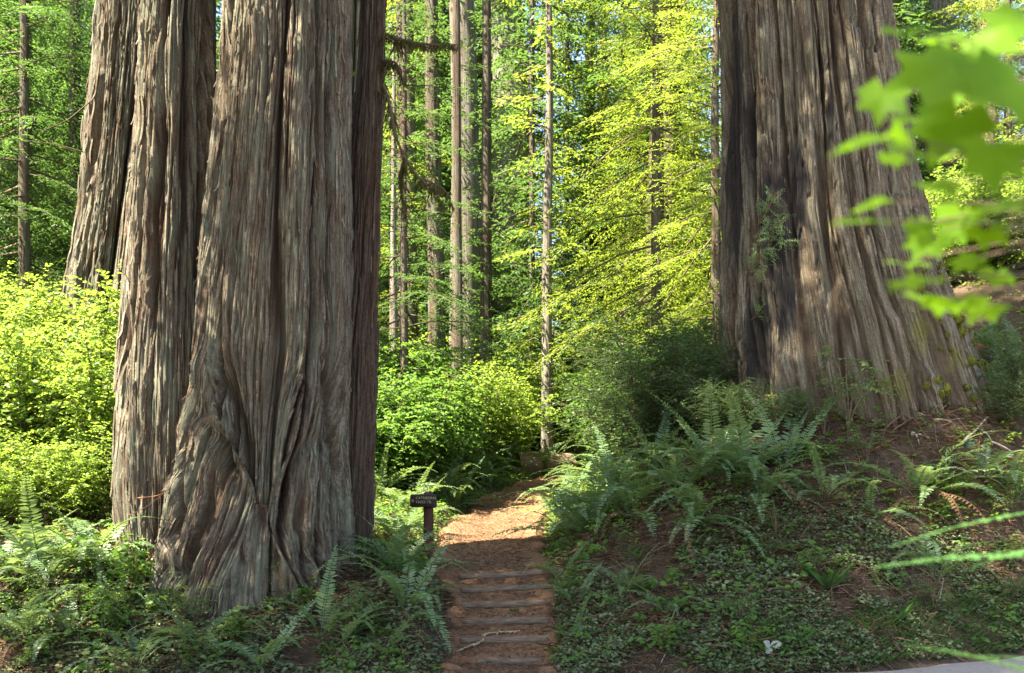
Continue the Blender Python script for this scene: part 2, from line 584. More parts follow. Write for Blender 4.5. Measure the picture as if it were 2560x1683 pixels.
xs = axis([(-400, -60, 40), (-60, -15, 3), (-15, -7.5, .35), (-7.5, 9.5, .085), (9.5, 18, .4), (18, 60, 3), (60, 400, 40)])
ys = axis([(-150, 0, 15), (0, 10, 1), (10, 17.5, .075), (17.5, 30, .2), (30, 60, 1.5), (60, 160, 6), (160, 700, 60)])
gx, gy = np.meshgrid(xs, ys)
gzv = ground(gx.ravel(), gy.ravel())
o = obj('ground', mk_mesh('ground', np.c_[gx.ravel(), gy.ravel(), gzv], [grid_polys(len(xs), len(ys))], M_GROUND, smooth=True))
tag(o, 'brown forest floor of duff and soil rising in banks beside the trail', kind='structure')

# road in the lower right corner, the camera stands on it
rx = axis([(-60, -8, 2), (-8, 12, .25), (12, 60, 2)])
rt = np.linspace(0, 1, 40)
RX, RT = np.meshgrid(rx, rt)
RY = -3 + (road_edge(RX) + .12 * noise(np.c_[RX.ravel(), RX.ravel() * 0, RX.ravel() * 0], (1.3, 1, 1)).reshape(RX.shape) + 3.05) * RT ** .6
RZ = .012 * noise(np.c_[RX.ravel(), RY.ravel(), 0 * RX.ravel()], (2, 2, 1)).reshape(RX.shape) + .02 - .10 * sstep(.97, 1, RT)
o = obj('road', mk_mesh('road', np.c_[RX.ravel(), RY.ravel(), RZ.ravel()], [grid_polys(len(rx), len(rt))], M_ROAD, smooth=True))
tag(o, 'pale grey gravel road edge in the lower right corner', kind='structure')

# trail
def tz_step(y):
    z = np.array(tz(y))
    for i in range(6):
        y0 = STEP_Y[i]
        y1 = STEP_Y[i + 1] if i < 5 else 16.0
        z1 = (STEP_Z[i + 1] - .10) if i < 5 else 1.2
        k = (y >= y0) & (y < y1)
        z = np.where(k, STEP_Z[i] - .012 + (z1 - STEP_Z[i] + .012) * (y - y0) / (y1 - y0), z)
    k = (y >= 10.6) & (y < STEP_Y[0])
    return np.where(k, np.interp(y, [10.6, 11.3, STEP_Y[0]], [.0, .025, STEP_Z[0] - .09]), z)


ty = np.sort(np.concatenate([np.arange(10.7, 16, .035), np.arange(16, 30, .12)] + [[s - .004, s + .004] for s in STEP_Y]))
ts = np.linspace(-1, 1, 41)
TY, TS = np.meshgrid(ty, ts, indexing='ij')
_e = np.c_[TY.ravel(), 9 * np.sign(TS).ravel(), 0 * TY.ravel()]
ew = (.22 * noise(_e, (1.3, 1, 1), 4.4) + .14 * noise(_e, (4.2, 1, 1), 8.4)).reshape(TY.shape)
TXX = tx(TY) + TS * (tw(TY) + .22 + ew)
P = np.c_[TXX.ravel(), TY.ravel(), 0 * TY.ravel()]
TZ = tz_step(TY) + (.03 * noise(P, (2.2, 2.2, 1)) + .018 * noise(P, (8, 8, 1)) + .008 * noise(P, (25, 25, 1))).reshape(TY.shape)
TZ += -.22 * sstep(.78, 1, np.abs(TS)) + (.03 + .08 * noise(P, (1.6, 1.6, 1), 12.).reshape(TY.shape)) * sstep(.45, .85, np.abs(TS))
o = obj('trail', mk_mesh('trail', np.c_[TXX.ravel(), TY.ravel(), TZ.ravel()], [grid_polys(len(ts), len(ty))], M_TRAIL, smooth=True))
tag(o, 'reddish brown duff footpath climbing from the steps and bending right', kind='structure')

# ------------------------------------------------------------------ the great trunks
def bark(P):
    """bark relief in metres for points P (grain space)"""
    w = np.stack([noise(P, (1.6, 1.6, .45), 5.1), noise(P, (1.6, 1.6, .45), 15.1), 0 * P[:, 0]], 1) * .055
    w += np.stack([noise(P, (6, 6, 1.6), 6.1), noise(P, (6, 6, 1.6), 16.1), 0 * P[:, 0]], 1) * .007
    Q = P + w
    n1 = noise(Q, (3.0, 3.0, .075), 1.3)
    g1 = np.exp(-(n1 / .085) ** 2)
    n1b = noise(Q, (7.5, 7.5, .20), 21.3)
    g1b = np.exp(-(n1b / .08) ** 2) * sstep(-.3, .2, noise(Q, (2, 2, .5), 23.))
    n2 = noise(Q, (17, 17, .42), 2.2)
    g2 = np.exp(-(n2 / .13) ** 2)
    n3 = noise(Q, (36, 36, .95), 7.7)
    n4 = noise(Q, (24, 24, .75), 17.7)
    flake = sstep(-.04, .04, n4 - .12)
    n5 = noise(Q, (11, 11, .55), 27.7)
    plate = sstep(-.03, .05, n5)
    col = np.minimum(1, np.abs(n1) / .34) ** .55
    h = .15 * col - .13 * g1 - .085 * g1b - .026 * g2 + .012 * n3 + .011 * flake + .013 * plate - .125 + .085 * noise(Q, (2.2, 2.2, .07), 31.)
    h += .012 * noise(Q, (60, 60, 3), 3.9) + .012 * sstep(-.03, .03, noise(Q, (14, 14, 2.2), 33.) - .22)
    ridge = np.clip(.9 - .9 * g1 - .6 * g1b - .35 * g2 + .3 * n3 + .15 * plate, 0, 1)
    return h, ridge


def dist_poly(px, py, poly):
    best = np.full(len(px), 1e9)
    for (x0, y0), (x1, y1) in zip(poly[:-1], poly[1:]):
        dx, dy = x1 - x0, y1 - y0
        t = np.clip(((px - x0) * dx + (py - y0) * dy) / (dx * dx + dy * dy), 0, 1)
        best = np.minimum(best, np.hypot(px - x0 - t * dx, py - y0 - t * dy))
    return best


STRIPS = []


def bark_strips(V, N, G, RG, nv, count, mat, seed, relief):
    """loose fibrous strips of bark lying on the trunk, one mesh"""
    r = np.random.default_rng(seed)
    nu = V.shape[1]
    vs, gs_, qs, rg = [], [], [], []
    base = 0
    jf = int(nu * .74)
    dz = V[1, 0, 2] - V[0, 0, 2]
    for _ in range(count):
        j = int(r.integers(jf)); i0 = int(r.integers(3, nv - 12))
        L = r.uniform(.15, .9) * (1 if r.random() < .8 else 1.6)
        st = max(1, int(.07 / dz))
        m = max(4, int(L / (dz * st)))
        wid = r.uniform(.005, .018)
        g0 = G[i0, j, 0]
        pts, nn, gg = [], [], []
        i = i0
        for k in range(m):
            if i >= nv - 1:
                break
            js = np.arange(j - 5, j + 6) % nu
            j = int(js[np.argmin(np.abs(G[i, js, 0] - g0) + .0015 * np.abs(np.arange(-5, 6)))])
            if RG[i, j] < .42:
                break
            pts.append(V[i, j]); nn.append(N[i, j]); gg.append(G[i, j])
            i += st
        m = len(pts)
        if m < 4:
            continue
        pts, nn, gg = np.array(pts), np.array(nn), np.array(gg)
        pts[1:-1] = (pts[:-2] + pts[2:] + pts[1:-1]) / 3
        t = np.linspace(0, 1, m)
        w = wid * np.minimum(1, np.minimum(t, 1 - t) * 5 + .12)
        lift = .010 + .012 * r.random() + r.uniform(0, .05) * np.clip((.3 - t) / .3, 0, 1) ** 2 * (r.random() < .45) + r.uniform(0, .035) * np.clip((t - .75) / .25, 0, 1) ** 2 * (r.random() < .3)
        S = unit(np.cross(nn, [0, 0, 1.]))
        sway = (.012 * r.normal() * t ** 2)[:, None] * S
        c = pts + nn * lift[:, None] + sway
        ring = np.stack([c - S * w[:, None] - nn * .012, c + nn * (.4 * w)[:, None], c + S * w[:, None] - nn * .012], 1).reshape(-1, 3)
        vs.append(ring); gs_.append(np.repeat(gg + r.normal(size=3) * .3, 3, 0)); rg.append(np.full(len(ring), r.uniform(.3, 1)))
        a = base + np.arange(m - 1)[:, None] * 3
        qs.append(np.concatenate([a + np.array([[0, 1, 4, 3]]), a + np.array([[1, 2, 5, 4]])]))
        base += len(ring)
    vs, gs_ = np.concatenate(vs), np.concatenate(gs_)
    at = {'grain': gs_, 'ridge': np.concatenate(rg)}
    if relief is not None:
        px = (vs[:, 0] / vs[:, 1] * F + 512) / .4
        py = (HZ - (vs[:, 2] - EYE) / vs[:, 1] * F) / .4
        at.update(relief(px, py, np.ones(len(vs)), vs))
    return mk_mesh('bark_strips', vs, [np.concatenate(qs)], mat, at, False)


def big_trunk(sil, Y, nu, nv, mat, depth=.92, top=30.0, amp=1.0, seed=0.0, warp=None, relief=None, extra=None, lobes=.05, bury=.7, strips=900):
    """sil: (photo row, left px, right px) from top to bottom"""
    sil = np.array(sil, float)
    rows = sil[:, 0]
    zz = EYE + (HZ - rows * .4) / F * Y
    lx = (sil[:, 1] * .4 - 512) / F * Y
    rx_ = (sil[:, 2] * .4 - 512) / F * Y
    z_lo, z_hi = zz[-1] - bury, zz[0] + .5
    zs = np.concatenate([np.linspace(z_lo, z_hi, nv), z_hi + (top - z_hi) * np.linspace(.02, 1, 34) ** 1.2])
    order = np.argsort(zz)
    L = np.interp(zs, zz[order], lx[order]); R = np.interp(zs, zz[order], rx_[order])
    k = np.ones(9) / 9
    def smooth(a):
        return np.convolve(np.pad(a, 4, 'edge'), k, 'valid')
    L, R = smooth(L), smooth(R)
    # flare of the buried foot, taper above the frame
    up = np.clip((zs - z_hi) / (top - z_hi), 0, 1)
    cx = (L + R) / 2; a = (R - L) / 2 * (1 - .55 * up)
    t = np.linspace(0, 1, nu, endpoint=False)
    # denser towards the viewer
    fr = .74
    phi = np.where(t < fr, -PI + PI * t / fr, PI * (t - fr) / (1 - fr))
    ZZ, PH = np.meshgrid(zs, phi, indexing='ij')
    A = a[:, None]
    cs, sn = np.cos(PH), np.sin(PH)
    d0 = np.stack([cs.ravel() * 1.3, sn.ravel() * 1.3, ZZ.ravel() * .10 + seed], 1)
    lob = 1 + lobes * (noise(d0 * 1.6, off=seed) + .6 * noise(d0 * 3.1, off=seed + 4)).reshape(PH.shape)
    X = cx[:, None] + A * cs * lob
    Yw = Y + A * depth * sn * lob + (Y * .0)
    V = np.stack([X.ravel(), Yw.ravel(), ZZ.ravel()], 1)
    Nn = unit(np.stack([cs.ravel(), sn.ravel() / depth, 0 * sn.ravel()], 1))
    px = (V[:, 0] / V[:, 1] * F + 512) / .4
    py = (HZ - (V[:, 2] - EYE) / V[:, 1] * F) / .4
    front = sstep(.1, -.25, Nn[:, 1])
    # grain space: angle unrolled on the mean radius so furrows run with the trunk
    am = float(a[:nv].mean())
    G = np.stack([(cs * am).ravel() + seed, (sn * am).ravel() + seed * 2, ZZ.ravel()], 1)
    if warp is not None:
        G = warp(G, px, py, front, am)
    h, ridge = bark(G)
    if extra is not None:
        e, rr = extra(px, py, front, h)
        h = e
        ridge = np.clip(ridge + rr, 0, 1)
    V = V + Nn * (h * amp)[:, None]
    n = len(zs)
    i, j = np.meshgrid(np.arange(n - 1), np.arange(nu), indexing='ij')
    q = np.stack([i * nu + j, i * nu + (j + 1) % nu, (i + 1) * nu + (j + 1) % nu, (i + 1) * nu + j], -1).reshape(-1, 4)
    STRIPS.append(bark_strips(V.reshape(n, nu, 3), Nn.reshape(n, nu, 3), G.reshape(n, nu, 3), ridge.reshape(n, nu), nv, strips, mat, int(seed * 10) + 5, relief))
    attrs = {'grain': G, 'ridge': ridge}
    if relief is not None:
        attrs.update(relief(px, py, front, V))
    return mk_mesh('trunk', V, [q], mat, attrs, False)


KROW = [850, 960, 1040, 1100, 1160, 1210, 1250, 1320, 1400, 1480, 1560]
KNOT = [[305, 303, 300, 300, 300, 300, 300, 300, 296, 290, 285],
        [488, 480, 472, 462, 450, 440, 434, 424, 408, 396, 390],
        [520, 524, 545, 574, 608, 632, 640, 618, 592, 566, 556],
        [760, 758, 748, 735, 708, 682, 668, 676, 708, 742, 760],
        [815, 808, 800, 793, 785, 779, 775, 770, 790, 816, 830],
        [880, 878, 876, 875, 874, 874, 875, 880, 890, 905, 915]]
RIDGES = [(1, 22, .08, 900, 1500), (2, 20, .12, 860, 1260), (3, 22, .12, 900, 1260), (2, 20, .10, 1270, 1500), (3, 20, .14, 1270, 1480), (4, 18, .08, 950, 1480)]
STRANDS = [([(570, 700), (584, 880), (606, 1000), (640, 1120)], 16, .05),
           ([(530, 1180), (536, 1260), (520, 1340), (490, 1430)], 20, .07),
           ([(700, 860), (700, 960), (690, 1060), (668, 1160)], 14, .045)]
HOLLOWS = [(556, 1140, 13, 60, .15), (655, 1290, 18, 34, .17), (718, 1250, 15, 70, .12), (545, 960, 8, 70, .08), (692, 1400, 15, 34, .18), (442, 1440, 14, 24, .14),
           (764, 1395, 16, 36, .14), (600, 1060, 8, 55, .07), (606, 1400, 12, 36, .11), (505, 1440, 14, 24, .09), (830, 1130, 8, 140, .08), (735, 880, 7, 170, .05)]


def main_warp(G, px, py, front, am):
    # fibres run with the folds: a piecewise map between the fold lines of the foot
    G = G.copy()
    K = np.stack([np.interp(py, KROW, k) for k in KNOT], 1)
    R = np.array([k[0] for k in KNOT], float)
    sh1 = K[:, 1] - R[1]
    sh4 = K[:, 4] - R[4]
    down = sstep(1255, 1290, py)
    kk = 1 + 1.1 * sstep(860, 1240, py)
    mV = 655 + (px - 655) * kk                     # inside the V: gathered
    mB = 655 + (px - 655) * .75 + 300              # below it: spreading roots
    mL = px - sh1 * sstep(300, 470, px)       # left flank, leaning with the left root
    mR = px - sh4
    on = sstep(840, 900, py)
    m = np.where(px < K[:, 2], px * (1 - on) + mL * on, np.where(px < K[:, 3], np.where(py < 1262, px * (1 - on) + mV * on, mB), px * (1 - on) + mR * on))
    G[:, 0] += front * (m - px) * .4 / F * 12.9
    return G


def main_extra(px, py, front, h):
    e = np.array(h)
    rr = np.zeros(len(h))
    wob = noise(np.stack([px / 60, py / 60, 0 * px], 1), (1, 1, 1), 3.) * 16
    for ki, w, a, y0, y1 in RIDGES:
        d = np.abs(px + wob - np.interp(py, KROW, KNOT[ki]))
        f = sstep(y0 - 40, y0 + 120, py) * (1 - sstep(y1 - 60, y1 + 30, py)) * front
        mod = .75 + .9 * noise(np.stack([py / 130, 0 * py + ki, 0 * py], 1), (1, 1, 1), 6.)
        e += f * a * mod * np.exp(-(d / w) ** 2) - f * .35 * a * np.exp(-((d - w * 2.0) / (w * .8)) ** 2)
    e -= front * .10 * np.exp(-((px + wob - np.interp(py, KROW, KNOT[2]) + 34) / 13) ** 2) * sstep(1000, 1100, py) * (1 - sstep(1230, 1280, py))
    e -= front * .10 * np.exp(-((px + wob - np.interp(py, KROW, KNOT[3]) - 34) / 13) ** 2) * sstep(1040, 1120, py) * (1 - sstep(1230, 1300, py))
    for poly, w, a in STRANDS:
        d = dist_poly(px + wob, py, poly)
        e += front * a * np.exp(-(d / w) ** 2)
    for x, y, sx, sy, a in HOLLOWS:
        e -= front * a * np.exp(-((px + wob - x) / sx) ** 2 - ((py - y) / sy) ** 2)
    e += front * sstep(1250, 1500, py) * .15 * np.exp(-((px - 560) / 150) ** 2)
    return e, rr


twin = thing('twin_redwood', 'huge shaded redwood of two fused trunks with a folded knotted foot, left of the steps', 'tree', pt(620, 1490, 13.6))
TW_LOC = twin.location.copy()


def part(name, me, parent):
    o = obj(name, me, parent)
    o.matrix_parent_inverse = Matrix.Translation(-parent.location)
    if name == 'trunk' and STRIPS:
        b = obj('bark_strips', STRIPS.pop(), parent)
        b.matrix_parent_inverse = Matrix.Translation(-parent.location)
        b['kind'] = 'stuff'
    return o


C_SIL = [(-60, 562, 866), (0, 560, 866), (200, 552, 866), (400, 535, 864), (560, 518, 866), (700, 502, 868), (850, 488, 872), (1000, 472, 868), (1150, 452, 866),
         (1280, 432, 872), (1380, 415, 880), (1460, 402, 890), (1520, 392, 900)]
B_SIL = [(-60, 372, 524), (0, 372, 524), (200, 362, 526), (400, 350, 530), (600, 334, 540), (800, 318, 545), (960, 308, 550), (1100, 305, 550), (1250, 306, 550), (1350, 315, 545), (1420, 325, 540)]
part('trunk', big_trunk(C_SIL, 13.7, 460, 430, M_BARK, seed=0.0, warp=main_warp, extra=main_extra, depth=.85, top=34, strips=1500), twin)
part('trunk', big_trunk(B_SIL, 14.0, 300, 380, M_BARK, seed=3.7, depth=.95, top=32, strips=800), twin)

D_SIL = [(-60, 905, 970), (0, 905, 968), (150, 898, 966), (300, 885, 962), (450, 868, 956), (600, 856, 952), (800, 845, 947), (1000, 835, 942), (1200, 818, 934), (1350, 800, 926), (1440, 790, 925)]
slim = thing('slim_redwood', 'slim dark straight redwood close behind the right flank of the twin redwood', 'tree', pt(880, 1430, 14.7))
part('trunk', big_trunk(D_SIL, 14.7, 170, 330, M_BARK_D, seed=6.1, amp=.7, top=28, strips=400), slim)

A_SIL = [(-60, 262, 412), (0, 258, 412), (200, 244, 405), (400, 224, 396), (550, 205, 388), (700, 182, 378), (820, 160, 372), (950, 140, 365), (1100, 120, 360)]
lit = thing('sunlit_redwood', 'tall redwood with sunlit pale bark behind the left edge of the twin redwood', 'tree', pt(250, 1100, 19.5))
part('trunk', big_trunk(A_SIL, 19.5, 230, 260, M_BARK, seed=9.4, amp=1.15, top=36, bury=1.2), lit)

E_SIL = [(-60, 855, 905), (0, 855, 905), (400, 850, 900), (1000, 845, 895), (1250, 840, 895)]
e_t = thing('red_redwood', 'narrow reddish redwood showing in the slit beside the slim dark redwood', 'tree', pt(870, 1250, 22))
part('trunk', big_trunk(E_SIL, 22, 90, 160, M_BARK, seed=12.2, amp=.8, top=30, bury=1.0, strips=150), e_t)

R_SIL = [(-60, 1803, 2200), (0, 1805, 2206), (200, 1809, 2234), (400, 1812, 2266), (600, 1814, 2302), (750, 1815, 2352), (850, 1815, 2394), (930, 1818, 2420), (1000, 1822, 2446), (1060, 1828, 2466), (1130, 1830, 2490)]


def right_extra(px, py, front, h):
    e = np.array(h)
    rr = np.zeros(len(h))
    # smooth bark low on the flare, pock marks higher up
    sm = sstep(560, 850, py) * sstep(1900, 2000, px) * front
    e = e * (1 - .45 * sm)
    Q = np.stack([px / 52, py / 105, 0 * px], 1)
    pk = noise(Q, (2, 1.5, 1), 8.8) + .5 * noise(Q, (4, 3, 1), 18.8)
    e -= front * .055 * sstep(.42, .55, pk) * (1 - .6 * sm)
    for poly, w, a in [([(2050, 0), (2060, 200), (2050, 330), (2075, 520), (2060, 900)], 9, -.10), ([(1985, 0), (1990, 300), (1975, 700), (1985, 1000)], 8, -.07),
                       ([(1880, 0), (1880, 400), (1890, 800)], 9, -.09), ([(2180, 560), (2230, 760), (2330, 960)], 12, -.07), ([(2250, 800), (2300, 920), (2400, 1010)], 14, .10),
                       ([(2130, 850), (2150, 960), (2190, 1060)], 18, .12), ([(1960, 900), (1950, 1000), (1960, 1080)], 22, .12)]:
        d = dist_poly(px, py, poly)
        e += front * a * np.exp(-(d / w) ** 2)
    return e, rr


def right_attr(px, py, front, V):
    ch = -1.2 + front * 0
    for x, y, sx, sy, a in [(1935, 560, 42, 260, 1.15), (1990, 480, 34, 210, 1.1), (1900, 850, 60, 160, .95), (1835, 350, 34, 480, 1.1), (2075, 290, 14, 130, .9), (1870, 330, 26, 250, .75), (1960, 760, 30, 180, .9)]:
        ch = np.maximum(ch, -.35 + a * np.exp(-((px - x) / sx) ** 2 - ((py - y) / sy) ** 2) * 1.0)
    mo = -.9 + front * 0
    for x, y, sx, sy, a in [(2280, 700, 50, 140, .75), (2310, 830, 60, 90, .8), (2240, 960, 90, 90, .7), (2390, 900, 40, 60, .7), (2100, 950, 110, 110, .55), (1990, 990, 80, 70, .5)]:
        mo = np.maximum(mo, -.40 + a * np.exp(-((px - x) / sx) ** 2 - ((py - y) / sy) ** 2))
    return {'char': ch, 'moss': mo}


rtree = thing('flared_redwood', 'massive redwood with broad mossy flared foot and burnt black streaks, right of trail', 'tree', pt(2150, 1080, 17.6))
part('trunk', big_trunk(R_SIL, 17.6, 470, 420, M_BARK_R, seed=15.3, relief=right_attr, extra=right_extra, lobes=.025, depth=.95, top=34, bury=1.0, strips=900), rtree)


# ------------------------------------------------------------------ foliage generators
def frond_mesh(name, e0, bend, mat, seed, pairs=32, wid=.092, curl=.15, side=0.0):
    """one fern frond of unit length along +x"""
    r = np.random.default_rng(seed)
    g = Geo()
    n = 25
    s = np.linspace(0, 1, n)
    th = e0 - bend * s ** 1.25
    yaw = side * s ** 1.5
    d = np.stack([np.cos(th) * np.cos(yaw), np.cos(th) * np.sin(yaw), np.sin(th)], 1)
    p = np.concatenate([[np.zeros(3)], np.cumsum((d[1:] + d[:-1]) / 2 / (n - 1), axis=0)])
    g.tube(p, np.linspace(.006, .0015, n), 3, .9, 0, False)
    sp = np.linspace(.13, .985, pairs)
    pp = np.stack([np.interp(sp, s, p[:, k]) for k in range(3)], 1)
    dd = unit(np.stack([np.interp(sp, s, d[:, k]) for k in range(3)], 1))
    sd = unit(np.cross(dd, np.array([0, 0, 1.]) + 1e-3))
    nn = unit(np.cross(sd, dd))
    prof = np.minimum(1, ((sp - .10) / .16)) ** .8 * np.minimum(1, ((1.03 - sp) / .62)) ** .85
    for sg in (-1, 1):
        L = wid * prof * (1 + .12 * r.normal(size=pairs)) * (r.random(pairs) > .03) + .004
        D = sd * sg + dd * (.28 + .1 * r.normal(size=pairs))[:, None] + nn * (curl + .1 * r.normal(size=pairs))[:, None]
        N = nn + .25 * r.normal(size=(pairs, 3))
        g.leaves(pp, D, N, L, .026 * (.5 + .5 * prof), 'oval', .35 + .5 * r.random(pairs), 0, .1, .12)
    return g.mesh(name, mat)


FR = {'up': [frond_mesh('frond_up', 1.35, .75, M_FERN, 1), frond_mesh('frond_up', 1.2, .55, M_FERN, 2, side=.2), frond_mesh('frond_up', 1.25, 1.1, M_FERN, 3, side=-.3)],
      'arch': [frond_mesh('frond_arch', 1.15, 1.9, M_FERN, 4), frond_mesh('frond_arch', .95, 1.6, M_FERN, 5, side=.4), frond_mesh('frond_arch', 1.05, 2.2, M_FERN, 6, side=-.35), frond_mesh('frond_arch', .8, 1.4, M_FERN, 7, side=.1), frond_mesh('frond_arch', 1.25, 1.7, M_FERN, 17, side=.3)],
      'low': [frond_mesh('frond_low', .45, 1.1, M_FERN, 8, side=.3), frond_mesh('frond_low', .3, 1.2, M_FERN, 9, side=-.25)],
      'dead': [frond_mesh('frond_dead', .1, 1.5, M_FERN_D, 10, 20, .05, -.5), frond_mesh('frond_dead', .35, 2.1, M_FERN_D, 11, 20, .045, -.6, .4)]}


def fern(loc, n, length, label, lean=None, mix=(.3, .5, .2), dead=0, group='sword ferns on the forest floor', spread=2 * PI, seed=None):
    r = random.Random(seed if seed is not None else int(loc[0] * 997 + loc[1] * 331))
    t = thing('sword_fern', label, 'fern', (loc[0], loc[1], loc[2] - .02), group)
    a0 = r.uniform(0, 6.28) if lean is None else lean
    for k in range(n + dead):
        if k >= n:
            kind = 'dead'
        else:
            u = (k + .5) / n
            kind = 'up' if u < mix[0] * .3 else ('arch' if u < mix[0] + mix[1] else 'low')
        if lean is None:
            az = a0 + k * 2.399 + r.uniform(-.3, .3)
        else:
            az = lean + (r.random() - .5) * spread
        me = r.choice(FR[kind])
        f = obj('frond', me, t, (.03 * math.cos(az), .03 * math.sin(az), 0), (r.uniform(-.25, .25), r.uniform(-.15, .15), az), 1.55 * length * r.uniform(.72, 1.12))
    return t


def shrub_mesh(name, H, R, nst, ntw, nlf, L, W, mats, seed, flat=.65, shape='oval', base=.25, twl=.55, droop=.25):
    """arching stems, twigs and leaves"""
    r = np.random.default_rng(seed)
    g = Geo()
    tips = []
    for k in range(nst):
        az = 2 * PI * k / nst + r.uniform(-.5, .5)
        rr = R * r.uniform(.25, .95)
        h = H * r.uniform(.6, 1.0) * (1 - .35 * (rr / R) ** 2)
        t = np.linspace(0, 1, 9)
        p = np.stack([np.cos(az) * rr * t ** 1.5, np.sin(az) * rr * t ** 1.5, h * (t ** .75)], 1)
        p += .05 * H * np.stack([noise(np.c_[t * 2.5, t * 0 + k, t * 0], (1, 1, 1), seed), noise(np.c_[t * 2.5, t * 0 + k, t * 0 + 5], (1, 1, 1), seed + .5), t * 0], 1) * t[:, None]
        g.tube(p, np.linspace(.012 * H ** .7, .003, 9), 4, .5, 1, False)
        tips.append(p)
    B, D, N = [], [], []
    for k in range(ntw):
        p = tips[r.integers(nst)]
        u = base + (1 - base) * r.random() ** .75
        i = min(int(u * 8), 7)
        q = p[i] + (p[i + 1] - p[i]) * (u * 8 - i)
        az = r.uniform(0, 2 * PI)
        out = np.arctan2(q[1], q[0])
        if r.random() < .6:
            az = out + r.normal() * .8
        el = r.normal() * .35 + .15
        ln = twl * r.uniform(.5, 1.15)
        d = np.array([np.cos(az) * np.cos(el), np.sin(az) * np.cos(el), np.sin(el)])
        t = np.linspace(0, 1, 5)
        c = q + d * ln * t[:, None] - np.array([0, 0, 1]) * droop * ln * (t ** 2)[:, None]
        g.tube(c[[0, 2, 4]], [.003, .002, .001], 3, .5, 1, False)
        m = nlf
        tt = (np.arange(m) + .6) / m
        pos = np.stack([np.interp(tt, t, c[:, j]) for j in range(3)], 1)
        dd = unit(c[4] - c[0])
        sd = unit(np.cross(dd, [0, 0, 1.]))
        sg = np.where(np.arange(m) % 2, 1, -1)[:, None]
        B.append(pos); D.append(sd * sg + dd * .7 + r.normal(size=(m, 3)) * .22)
        N.append(np.array([0, 0, 1.]) * flat + r.normal(size=(m, 3)) * (1 - flat) * .9)
    B, D, N = map(np.concatenate, (B, D, N))
    n = len(B)
    sz = r.uniform(.6, 1.15, n)
    g.leaves(B, D, N, L * sz, W * sz, shape, r.random(n), 0)
    return g.mesh(name, mats)


def conifer_mesh(name, zlo, H, R, nb, leafL, leafW, mats, seed, tws=.22, lsp=.11, droop=.11, top=1.0, gap=0.0, sag=0.0):
    r = np.random.default_rng(seed)
    g = Geo()
    B, D, N = [], [], []
    for k in range(nb):
        u = (k + r.random()) / nb
        z = zlo + (H * top - zlo) * u
        az = k * 2.399 + r.normal() * .5
        prof = (1 - (z / H) ** 1.6) ** .8 * min(1, .55 + (z - zlo) / (.25 * H))
        Lb = max(.4, R * prof * r.uniform(.55, 1.15))
        if gap and noise(np.array([[np.cos(az), np.sin(az), z * .4]]), (1.2, 1.2, 1), seed)[0] < -gap:
            continue
        m = 8
        s = np.linspace(0, Lb, m)
        e0 = r.normal() * .15 + .25 - .5 * (1 - z / H) + sag
        a = az + r.normal() * .1 * s
        p = np.stack([np.cos(a) * s, np.sin(a) * s, z + s * e0 - droop * s ** 2 * r.uniform(.6, 1.3)], 1)
        g.tube(p[::2] if m > 6 else p, np.linspace(.012 + .006 * Lb, .004, len(p[::2])), 3, .5, 1, False)
        dax = unit(np.gradient(p, axis=0))
        nt = max(3, int(Lb / tws))
        roll = r.normal() * .25
        for j in range(nt):
            v = .12 + .88 * (j + r.random() * .6) / nt
            i = min(int(v * (m - 1)), m - 2)
            q = p[i] + (p[i + 1] - p[i]) * (v * (m - 1) - i)
            dd = dax[i]
            sd = unit(np.cross(dd, [0, 0, 1.]))
            up = np.cross(sd, dd)
            sd = sd * np.cos(roll) + up * np.sin(roll)
            for sg in (-1, 1):
                tl = (.42 * Lb * (1 - v) ** .8 + .16) * r.uniform(.6, 1.2)
                tl = min(tl, 1.25)
                td = unit(sd * sg * .85 + dd * .62 + r.normal(size=3) * .12)
                nl = max(2, int(tl / lsp))
                w = (np.arange(nl) + .5) / nl
                pos = q + td * (tl * w)[:, None] - np.array([0, 0, 1.]) * (.22 * tl * w ** 2)[:, None]
                ld = unit(np.cross(td, [0, 0, 1.]))
                for s2 in (-1, 1):
                    B.append(pos + r.normal(size=(nl, 3)) * .012)
                    D.append(ld * s2 * .75 + td * .75 + r.normal(size=(nl, 3)) * .2 - np.array([0, 0, .12]))
                    N.append(np.array([0, 0, 1.]) + r.normal(size=(nl, 3)) * .38)
    B, D, N = map(np.concatenate, (B, D, N))
    n = len(B)
    sz = r.uniform(.65, 1.2, n)
    # tint varies by clump as well as by leaf
    tint = np.clip(.5 + .7 * noise(B, (.9, .9, .9), seed) + .25 * (r.random(n) - .5), 0, 1)
    g.leaves(B, D, N, leafL * sz, leafW * sz, 'diamond', tint, 0, .1, .1)
    return g.mesh(name, mats)


def trunk_mesh(name, mat, seed, sides=22, rows=44, lean=0.0):
    """unit height, unit base radius"""
    r = np.random.default_rng(seed)
    z = np.linspace(0, 1, rows) ** 1.15
    a = np.arange(sides) / sides * 2 * PI
    Z, A = np.meshgrid(z, a, indexing='ij')
    P = np.stack([np.cos(A).ravel() * 1.5, np.sin(A).ravel() * 1.5, Z.ravel() * 6], 1)
    rad = (1 - .72 * Z) * (1 + .35 * np.exp(-Z * 40)) * (1 + .13 * noise(P, off=seed) + .06 * noise(P * [3, 3, .5], off=seed)).reshape(Z.shape)
    bx = (noise(np.c_[z * 3, z * 0, z * 0], off=seed) * .5)[:, None]
    V = np.stack([(rad * np.cos(A) + bx).ravel(), (rad * np.sin(A)).ravel(), Z.ravel()], 1)
    i, j = np.meshgrid(np.arange(rows - 1), np.arange(sides), indexing='ij')
    q = np.stack([i * sides + j, i * sides + (j + 1) % sides, (i + 1) * sides + (j + 1) % sides, (i + 1) * sides + j], -1).reshape(-1, 4)
    return mk_mesh(name, V, [q], mat, None, True)


